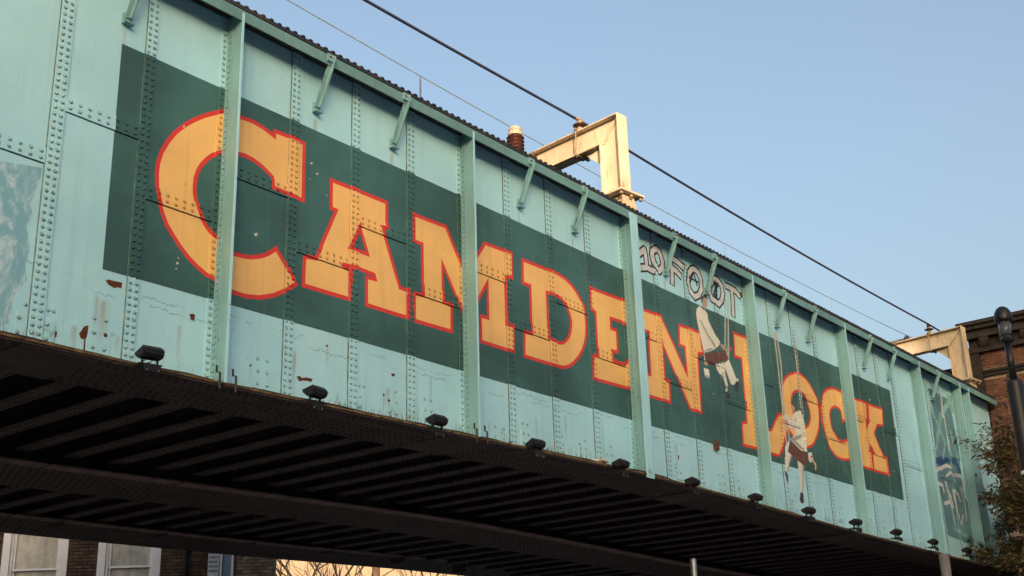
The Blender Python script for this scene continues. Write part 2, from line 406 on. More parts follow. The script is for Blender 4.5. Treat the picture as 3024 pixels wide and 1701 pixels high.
# --- paint layout, metres on the web plane (x along the bridge, z up)
LAYERS=[
('panel','green',[[(6.557,6.065),(9.5,6.1),(16,6.125),(22,6.135),(26.83,6.13),(26.87,8.645),(20,8.62),(12,8.655),(6.557,8.64)]]),
('C','red',[[(7.904,8.379),(7.791,8.316),(7.641,8.218),(7.511,8.116),(7.403,8.016),(7.279,7.874),(7.195,7.738),(7.123,7.582),(7.086,7.429),(7.081,7.306),(7.094,7.16),(7.111,7.078),(7.14,6.987),(7.186,6.869),(7.25,6.753),(7.333,6.66),(7.432,6.559),(7.55,6.461),(7.67,6.385),(7.808,6.323),(7.906,6.292),(8.042,6.247),(8.18,6.214),(8.368,6.211),(8.574,6.247),(8.78,6.325),(8.947,6.429),(9.133,6.567),(8.78,6.959),(8.646,6.846),(8.536,6.783),(8.407,6.737),(8.298,6.72),(8.192,6.714),(8.09,6.739),(7.956,6.818),(7.874,6.856),(7.793,6.927),(7.728,7.006),(7.689,7.076),(7.655,7.149),(7.629,7.237),(7.624,7.309),(7.628,7.402),(7.651,7.499),(7.696,7.591),(7.76,7.677),(7.825,7.746),(7.911,7.806),(7.969,7.838),(8.087,7.871),(8.181,7.889),(8.274,7.901),(8.385,7.89),(8.502,7.856),(8.603,7.807),(8.655,7.778),(8.662,7.636),(8.908,7.63),(9.19,7.626),(9.18,8.425),(9.034,8.434),(8.901,8.431),(8.662,8.423),(8.661,8.362),(8.642,8.369),(8.509,8.404),(8.333,8.423),(8.167,8.409),(8.044,8.404)]]),
('C','yellow',[[(7.922,8.329),(7.818,8.271),(7.671,8.176),(7.545,8.076),(7.44,7.98),(7.321,7.843),(7.241,7.713),(7.172,7.565),(7.138,7.422),(7.133,7.307),(7.146,7.167),(7.161,7.091),(7.189,7.004),(7.233,6.891),(7.293,6.783),(7.371,6.695),(7.467,6.597),(7.581,6.503),(7.695,6.431),(7.827,6.372),(7.922,6.341),(8.056,6.297),(8.187,6.266),(8.364,6.263),(8.56,6.297),(8.757,6.372),(8.918,6.472),(9.056,6.575),(8.775,6.887),(8.676,6.803),(8.558,6.736),(8.42,6.686),(8.303,6.668),(8.187,6.662),(8.07,6.69),(7.932,6.772),(7.845,6.812),(7.756,6.891),(7.685,6.976),(7.643,7.052),(7.606,7.131),(7.578,7.228),(7.572,7.308),(7.576,7.409),(7.602,7.517),(7.651,7.618),(7.72,7.71),(7.791,7.786),(7.884,7.85),(7.949,7.886),(8.075,7.922),(8.173,7.94),(8.273,7.953),(8.395,7.941),(8.521,7.905),(8.627,7.853),(8.706,7.81),(8.712,7.687),(8.909,7.682),(9.137,7.679),(9.129,8.376),(9.033,8.382),(8.902,8.379),(8.713,8.373),(8.712,8.288),(8.626,8.319),(8.499,8.353),(8.332,8.371),(8.17,8.357),(8.05,8.352)]]),
('A','red',[[(9.595,7.672),(9.665,7.669),(9.37,6.995),(9.188,6.969),(9.182,6.559),(9.978,6.573),(9.98,6.998),(9.869,7.019),(9.851,6.989),(10.098,7.01),(10.351,7.003),(10.354,6.996),(10.209,6.985),(10.215,6.572),(10.997,6.578),(11.005,6.997),(10.85,7.002),(10.543,7.689),(10.611,7.697),(10.612,8.107),(9.588,8.096)]]),
('A','yellow',[[(9.641,8.045),(10.56,8.054),(10.559,7.743),(10.467,7.732),(10.816,6.951),(10.952,6.947),(10.946,6.63),(10.266,6.624),(10.262,6.937),(10.429,6.95),(10.386,7.054),(10.096,7.062),(9.82,7.038),(9.787,6.981),(9.928,6.955),(9.926,6.624),(9.235,6.612),(9.239,6.924),(9.406,6.947),(9.743,7.718),(9.646,7.722)]]),
('A','red',[[(10.106,7.667),(10.294,7.243),(9.904,7.242)]]),
('panel','green',[[(9.986,7.294),(10.214,7.295),(10.104,7.542)]]),
('M','red',[[(11.058,7.673),(11.228,7.671),(11.234,7.003),(11.06,6.989),(11.07,6.571),(11.848,6.59),(11.856,7.0),(11.681,7.015),(11.678,7.453),(12.125,6.78),(12.57,7.436),(12.564,7.009),(12.398,7.001),(12.399,6.584),(13.158,6.587),(13.172,7.014),(13.014,7.008),(13.015,7.675),(13.175,7.698),(13.181,8.126),(12.543,8.113),(12.115,7.538),(11.747,8.114),(11.056,8.097)]]),
('M','yellow',[[(11.108,8.046),(11.719,8.061),(12.112,7.446),(12.57,8.062),(13.128,8.073),(13.124,7.743),(12.963,7.72),(12.962,6.954),(13.118,6.96),(13.108,6.639),(12.451,6.636),(12.45,6.951),(12.616,6.959),(12.616,7.585),(12.125,6.872),(11.633,7.602),(11.629,6.967),(11.803,6.952),(11.797,6.641),(11.121,6.624),(11.113,6.941),(11.287,6.955),(11.279,7.722),(11.11,7.724)]]),
('D','red',[[(13.371,7.685),(13.543,7.686),(13.534,7.001),(13.367,6.99),(13.351,6.579),(14.09,6.585),(14.207,6.592),(14.331,6.606),(14.461,6.652),(14.592,6.733),(14.726,6.854),(14.838,6.987),(14.915,7.13),(14.955,7.268),(14.971,7.398),(14.969,7.56),(14.923,7.715),(14.839,7.845),(14.729,7.949),(14.605,8.023),(14.456,8.08),(14.283,8.111),(14.114,8.116),(13.997,8.107),(13.381,8.102)]]),
('D','yellow',[[(13.432,8.05),(13.999,8.055),(14.115,8.064),(14.278,8.059),(14.442,8.03),(14.582,7.976),(14.697,7.907),(14.799,7.811),(14.875,7.693),(14.917,7.552),(14.919,7.401),(14.904,7.278),(14.867,7.15),(14.795,7.016),(14.689,6.89),(14.561,6.775),(14.438,6.699),(14.319,6.657),(14.203,6.644),(14.088,6.637),(13.405,6.631),(13.417,6.941),(13.585,6.953),(13.596,7.738),(13.424,7.737)]]),
('D','red',[[(13.94,7.735),(14.117,7.744),(14.256,7.734),(14.393,7.679),(14.483,7.612),(14.547,7.523),(14.582,7.412),(14.575,7.322),(14.547,7.212),(14.493,7.119),(14.417,7.043),(14.319,6.978),(14.202,6.956),(14.088,6.966),(13.941,6.974)]]),
('panel','green',[[(13.993,7.023),(14.092,7.018),(14.199,7.008),(14.299,7.027),(14.384,7.083),(14.451,7.151),(14.498,7.232),(14.524,7.33),(14.529,7.406),(14.5,7.499),(14.445,7.575),(14.367,7.633),(14.244,7.683),(14.116,7.692),(13.992,7.686)]]),
('E','red',[[(15.049,7.683),(15.187,7.678),(15.185,7.007),(15.045,6.989),(15.017,6.577),(16.023,6.606),(16.202,6.609),(16.269,7.211),(16.027,7.124),(15.929,7.027),(15.643,7.019),(15.637,7.139),(15.803,7.156),(15.81,7.56),(15.652,7.558),(15.65,7.68),(15.92,7.693),(16.04,7.659),(16.229,7.592),(16.29,8.145),(16.026,8.131),(15.051,8.1)]]),
('E','yellow',[[(15.103,8.05),(16.028,8.079),(16.232,8.09),(16.185,7.663),(16.056,7.709),(15.926,7.745),(15.597,7.729),(15.601,7.505),(15.757,7.507),(15.752,7.203),(15.582,7.186),(15.594,6.965),(15.951,6.976),(16.055,7.079),(16.208,7.134),(16.155,6.66),(16.022,6.658),(15.073,6.631),(15.094,6.943),(15.237,6.961),(15.239,7.728),(15.101,7.733)]]),
('N','red',[[(16.437,7.697),(16.695,7.694),(16.673,7.017),(16.348,6.997),(16.333,6.594),(17.286,6.601),(17.3,7.013),(17.148,7.017),(17.152,7.541),(17.882,6.601),(18.28,6.599),(18.316,7.67),(18.482,7.689),(18.457,8.128),(17.703,8.108),(17.654,7.688),(17.837,7.686),(17.836,7.307),(17.168,8.13),(16.452,8.109)]]),
('N','yellow',[[(16.502,8.058),(17.144,8.077),(17.888,7.161),(17.889,7.737),(17.712,7.739),(17.749,8.057),(18.408,8.075),(18.427,7.735),(18.265,7.716),(18.23,6.651),(17.908,6.653),(17.102,7.689),(17.096,6.966),(17.246,6.962),(17.236,6.653),(16.387,6.646),(16.398,6.948),(16.723,6.968),(16.749,7.745),(16.491,7.748)]]),
('L','red',[[(19.599,7.896),(19.85,7.902),(19.834,6.747),(19.645,6.703),(19.615,6.25),(20.088,6.264),(20.721,6.251),(21.031,6.259),(21.517,6.868),(21.417,7.135),(21.13,7.133),(20.781,6.763),(20.697,6.749),(20.353,6.749),(20.286,7.918),(20.534,7.934),(20.589,8.443),(20.127,8.419),(19.639,8.405)]]),
('L','yellow',[[(19.687,8.354),(20.129,8.367),(20.531,8.388),(20.487,7.983),(20.231,7.966),(20.304,6.697),(20.701,6.697),(20.807,6.714),(21.153,7.081),(21.381,7.083),(21.458,6.877),(21.005,6.31),(20.721,6.303),(20.088,6.316),(19.671,6.304),(19.694,6.661),(19.885,6.706),(19.903,7.955),(19.655,7.949)]]),
('O','red',[[(21.796,8.04),(21.607,7.934),(21.476,7.817),(21.376,7.655),(21.34,7.486),(21.334,7.31),(21.353,7.176),(21.427,6.955),(21.528,6.828),(21.744,6.687),(21.978,6.617),(22.227,6.603),(22.412,6.645),(22.589,6.743),(22.76,6.908),(22.893,7.089),(22.97,7.304),(23.001,7.516),(22.959,7.724),(22.837,7.882),(22.69,8.009),(22.493,8.105),(22.283,8.147),(22.042,8.119)]]),
('O','yellow',[[(22.053,8.068),(22.281,8.094),(22.476,8.055),(22.661,7.965),(22.799,7.846),(22.91,7.702),(22.948,7.515),(22.919,7.317),(22.847,7.114),(22.721,6.942),(22.558,6.785),(22.393,6.694),(22.223,6.655),(21.987,6.669),(21.766,6.735),(21.563,6.867),(21.473,6.98),(21.404,7.188),(21.386,7.313),(21.392,7.48),(21.425,7.635),(21.516,7.783),(21.637,7.891),(21.817,7.992)]]),
('O','red',[[(22.019,7.747),(22.243,7.761),(22.392,7.703),(22.487,7.586),(22.556,7.446),(22.569,7.296),(22.51,7.172),(22.401,7.06),(22.24,6.981),(22.103,6.992),(21.919,7.054),(21.786,7.162),(21.739,7.302),(21.721,7.429),(21.739,7.507),(21.812,7.623),(21.908,7.698)]]),
('panel','green',[[(21.935,7.653),(21.851,7.588),(21.788,7.487),(21.774,7.427),(21.79,7.314),(21.83,7.193),(21.944,7.1),(22.114,7.043),(22.23,7.034),(22.37,7.103),(22.467,7.202),(22.516,7.306),(22.505,7.432),(22.443,7.558),(22.36,7.66),(22.235,7.708),(22.032,7.696)]]),
('C2','red',[[(24.264,8.112),(24.137,8.118),(24.006,8.14),(23.807,8.139),(23.642,8.111),(23.472,8.057),(23.291,7.961),(23.162,7.847),(23.075,7.705),(23.024,7.568),(23.021,7.374),(23.041,7.156),(23.095,6.991),(23.175,6.843),(23.322,6.724),(23.494,6.627),(23.721,6.591),(23.92,6.599),(24.166,6.642),(24.485,6.755),(24.638,6.947),(24.499,7.2),(24.143,7.103),(23.956,7.033),(23.818,7.025),(23.695,7.053),(23.586,7.13),(23.516,7.233),(23.484,7.362),(23.482,7.475),(23.529,7.564),(23.618,7.637),(23.766,7.691),(23.934,7.685),(24.015,7.65),(24.027,7.434),(24.508,7.462),(24.602,8.133)]]),
('C2','yellow',[[(24.264,8.06),(24.131,8.066),(24.002,8.088),(23.812,8.087),(23.654,8.06),(23.492,8.009),(23.321,7.918),(23.202,7.813),(23.122,7.682),(23.076,7.558),(23.073,7.376),(23.092,7.167),(23.143,7.012),(23.216,6.877),(23.351,6.767),(23.511,6.677),(23.724,6.643),(23.914,6.651),(24.153,6.692),(24.454,6.799),(24.576,6.952),(24.473,7.139),(24.159,7.053),(23.967,6.981),(23.814,6.973),(23.673,7.005),(23.548,7.093),(23.468,7.212),(23.432,7.355),(23.43,7.487),(23.488,7.597),(23.592,7.683),(23.758,7.743),(23.946,7.737),(24.065,7.685),(24.076,7.489),(24.462,7.511),(24.542,8.077)]]),
('K','red',[[(24.673,6.583),(24.872,6.584),(25.29,6.581),(25.413,6.581),(26.195,6.594),(26.187,7.005),(25.978,7.024),(25.684,7.448),(25.896,7.654),(26.2,7.685),(26.272,8.125),(25.391,8.112),(24.558,8.103)]]),
('K','yellow',[[(24.614,8.052),(25.392,8.06),(26.211,8.072),(26.155,7.733),(25.873,7.704),(25.616,7.455),(25.949,6.974),(26.136,6.957),(26.142,6.645),(25.413,6.633),(25.29,6.633),(24.872,6.636),(24.721,6.635)]]),
('K','red',[[(25.394,8.065),(25.527,8.053),(25.491,7.728),(25.554,7.73),(25.209,7.445),(25.236,7.729),(25.36,7.732)]]),
('panel','green',[[(25.255,7.667),(25.439,7.693),(25.258,7.54)]]),
('K','red',[[(25.333,7.204),(25.533,6.983),(25.444,6.961),(25.409,6.62),(25.288,6.626),(25.342,6.963),(25.182,6.974),(25.247,7.121)]]),
('panel','green',[[(25.327,7.116),(25.423,7.027),(25.275,7.014)]]),
('graffiti','dark',[[(16.635,9.0),(16.865,9.159),(16.771,9.294),(16.541,9.135)],[(16.696,9.23),(16.731,9.018),(16.894,9.045),(16.859,9.257)],[(16.721,9.107),(16.739,8.864),(16.903,8.876),(16.885,9.119)],[(16.863,9.227),(16.822,9.276),(16.76,9.282),(16.711,9.241),(16.705,9.179),(16.746,9.13),(16.808,9.124),(16.857,9.165)],[(16.885,9.096),(16.844,9.145),(16.782,9.151),(16.733,9.11),(16.727,9.048),(16.768,8.999),(16.83,8.993),(16.879,9.034)],[(16.6,8.737),(16.884,8.822),(16.837,8.98),(16.553,8.895)],[(16.773,8.81),(17.043,8.788),(17.056,8.953),(16.786,8.975)],[(16.9,8.913),(16.859,8.962),(16.797,8.968),(16.748,8.927),(16.742,8.865),(16.783,8.816),(16.845,8.81),(16.894,8.851)],[(17.073,9.381),(16.932,9.278),(17.029,9.145),(17.17,9.248)],[(16.943,9.294),(16.904,9.125),(17.065,9.089),(17.104,9.258)],[(16.903,9.159),(16.971,8.959),(17.127,9.013),(17.059,9.213)],[(16.959,8.974),(17.2,8.836),(17.282,8.979),(17.041,9.117)],[(17.229,8.839),(17.399,8.989),(17.29,9.113),(17.12,8.963)],[(17.386,8.967),(17.428,9.166),(17.267,9.2),(17.225,9.001)],[(17.431,9.141),(17.335,9.345),(17.186,9.274),(17.282,9.07)],[(17.355,9.323),(17.184,9.42),(17.102,9.277),(17.273,9.18)],[(17.185,9.42),(17.018,9.35),(17.082,9.198),(17.249,9.268)],[(17.093,9.26),(17.052,9.309),(16.99,9.315),(16.941,9.274),(16.935,9.212),(16.976,9.163),(17.038,9.157),(17.087,9.198)],[(17.073,9.171),(17.032,9.22),(16.97,9.226),(16.921,9.185),(16.915,9.123),(16.956,9.074),(17.018,9.068),(17.067,9.109)],[(17.115,9.049),(17.074,9.098),(17.012,9.104),(16.963,9.063),(16.957,9.001),(16.998,8.952),(17.06,8.946),(17.109,8.987)],[(17.284,8.952),(17.243,9.001),(17.181,9.007),(17.132,8.966),(17.126,8.904),(17.167,8.855),(17.229,8.849),(17.278,8.89)],[(17.393,9.048),(17.352,9.097),(17.29,9.103),(17.241,9.062),(17.235,9.0),(17.276,8.951),(17.338,8.945),(17.387,8.986)],[(17.418,9.167),(17.377,9.216),(17.315,9.222),(17.266,9.181),(17.26,9.119),(17.301,9.07),(17.363,9.064),(17.412,9.105)],[(17.357,9.296),(17.316,9.345),(17.254,9.351),(17.205,9.31),(17.199,9.248),(17.24,9.199),(17.302,9.193),(17.351,9.234)],[(17.258,9.352),(17.217,9.401),(17.155,9.407),(17.106,9.366),(17.1,9.304),(17.141,9.255),(17.203,9.249),(17.252,9.29)],[(17.663,9.209),(17.903,9.181),(17.921,9.345),(17.681,9.373)],[(17.804,9.205),(18.015,9.127),(18.072,9.282),(17.861,9.36)],[(17.95,9.292),(17.909,9.341),(17.847,9.347),(17.798,9.306),(17.792,9.244),(17.833,9.195),(17.895,9.189),(17.944,9.23)],[(17.52,9.199),(17.556,8.988),(17.718,9.016),(17.682,9.227)],[(17.551,9.09),(17.534,8.859),(17.698,8.847),(17.715,9.078)],[(17.543,8.946),(17.521,8.782),(17.684,8.76),(17.706,8.924)],[(17.709,9.067),(17.668,9.116),(17.606,9.122),(17.557,9.081),(17.551,9.019),(17.592,8.97),(17.654,8.964),(17.703,9.005)],[(17.698,8.918),(17.657,8.967),(17.595,8.973),(17.546,8.932),(17.54,8.87),(17.581,8.821),(17.643,8.815),(17.692,8.856)],[(17.599,9.036),(17.815,8.986),(17.852,9.147),(17.636,9.197)],[(17.723,9.016),(17.912,8.935),(17.977,9.087),(17.788,9.168)],[(17.872,9.1),(17.831,9.149),(17.769,9.155),(17.72,9.114),(17.714,9.052),(17.755,9.003),(17.817,8.997),(17.866,9.038)],[(18.293,9.353),(18.101,9.167),(18.216,9.048),(18.408,9.234)],[(18.119,9.198),(18.054,8.958),(18.213,8.914),(18.278,9.154)],[(18.053,8.992),(18.118,8.775),(18.276,8.822),(18.211,9.039)],[(18.109,8.786),(18.343,8.656),(18.423,8.8),(18.189,8.93)],[(18.346,8.656),(18.589,8.775),(18.517,8.923),(18.274,8.804)],[(18.561,8.751),(18.702,8.959),(18.566,9.051),(18.425,8.843)],[(18.692,8.927),(18.701,9.185),(18.536,9.191),(18.527,8.933)],[(18.709,9.157),(18.588,9.345),(18.449,9.256),(18.57,9.068)],[(18.598,9.338),(18.386,9.383),(18.352,9.222),(18.564,9.177)],[(18.422,9.385),(18.256,9.33),(18.308,9.174),(18.474,9.229)],[(18.267,9.16),(18.226,9.209),(18.164,9.215),(18.115,9.174),(18.109,9.112),(18.15,9.063),(18.212,9.057),(18.261,9.098)],[(18.223,9.0),(18.182,9.049),(18.12,9.055),(18.071,9.014),(18.065,8.952),(18.106,8.903),(18.168,8.897),(18.217,8.938)],[(18.264,8.862),(18.223,8.911),(18.161,8.917),(18.112,8.876),(18.106,8.814),(18.147,8.765),(18.209,8.759),(18.258,8.8)],[(18.426,8.772),(18.385,8.821),(18.323,8.827),(18.274,8.786),(18.268,8.724),(18.309,8.675),(18.371,8.669),(18.42,8.71)],[(18.595,8.855),(18.554,8.904),(18.492,8.91),(18.443,8.869),(18.437,8.807),(18.478,8.758),(18.54,8.752),(18.589,8.793)],[(18.69,8.995),(18.649,9.044),(18.587,9.05),(18.538,9.009),(18.532,8.947),(18.573,8.898),(18.635,8.892),(18.684,8.933)],[(18.696,9.171),(18.655,9.22),(18.593,9.226),(18.544,9.185),(18.538,9.123),(18.579,9.074),(18.641,9.068),(18.69,9.109)],[(18.62,9.29),(18.579,9.339),(18.517,9.345),(18.468,9.304),(18.462,9.242),(18.503,9.193),(18.565,9.187),(18.614,9.228)],[(18.488,9.318),(18.447,9.367),(18.385,9.373),(18.336,9.332),(18.33,9.27),(18.371,9.221),(18.433,9.215),(18.482,9.256)],[(19.037,9.364),(18.835,9.148),(18.956,9.036),(19.158,9.252)],[(18.853,9.181),(18.801,8.964),(18.962,8.926),(19.014,9.143)],[(18.799,8.976),(18.921,8.785),(19.06,8.873),(18.938,9.064)],[(18.91,8.793),(19.211,8.724),(19.247,8.885),(18.946,8.954)],[(19.21,8.724),(19.414,8.894),(19.309,9.021),(19.105,8.851)],[(19.387,8.859),(19.491,9.082),(19.342,9.151),(19.238,8.928)],[(19.488,9.055),(19.442,9.283),(19.28,9.25),(19.326,9.022)],[(19.448,9.274),(19.257,9.394),(19.169,9.254),(19.36,9.134)],[(19.278,9.389),(19.017,9.354),(19.039,9.191),(19.3,9.226)],[(19.003,9.146),(18.962,9.195),(18.9,9.201),(18.851,9.16),(18.845,9.098),(18.886,9.049),(18.948,9.043),(18.997,9.084)],[(18.97,9.009),(18.929,9.058),(18.867,9.064),(18.818,9.023),(18.812,8.961),(18.853,8.912),(18.915,8.906),(18.964,8.947)],[(19.047,8.888),(19.006,8.937),(18.944,8.943),(18.895,8.902),(18.889,8.84),(18.93,8.791),(18.992,8.785),(19.041,8.826)],[(19.268,8.838),(19.227,8.887),(19.165,8.893),(19.116,8.852),(19.11,8.79),(19.151,8.741),(19.213,8.735),(19.262,8.776)],[(19.409,8.955),(19.368,9.004),(19.306,9.01),(19.257,8.969),(19.251,8.907),(19.292,8.858),(19.354,8.852),(19.403,8.893)],[(19.478,9.103),(19.437,9.152),(19.375,9.158),(19.326,9.117),(19.32,9.055),(19.361,9.006),(19.423,9.0),(19.472,9.041)],[(19.448,9.25),(19.407,9.299),(19.345,9.305),(19.296,9.264),(19.29,9.202),(19.331,9.153),(19.393,9.147),(19.442,9.188)],[(19.327,9.326),(19.286,9.375),(19.224,9.381),(19.175,9.34),(19.169,9.278),(19.21,9.229),(19.272,9.223),(19.321,9.264)],[(19.501,9.19),(19.753,9.185),(19.757,9.35),(19.505,9.355)],[(19.666,9.189),(19.929,9.169),(19.942,9.333),(19.679,9.353)],[(19.826,9.192),(20.043,9.107),(20.103,9.261),(19.886,9.346)],[(19.793,9.292),(19.752,9.341),(19.69,9.347),(19.641,9.306),(19.635,9.244),(19.676,9.195),(19.738,9.189),(19.787,9.23)],[(19.973,9.278),(19.932,9.327),(19.87,9.333),(19.821,9.292),(19.815,9.23),(19.856,9.181),(19.918,9.175),(19.967,9.216)],[(19.66,9.289),(19.674,9.04),(19.839,9.049),(19.825,9.298)],[(19.676,9.135),(19.635,8.704),(19.799,8.688),(19.84,9.119)],[(19.833,9.11),(19.792,9.159),(19.73,9.165),(19.681,9.124),(19.675,9.062),(19.716,9.013),(19.778,9.007),(19.827,9.048)]]),
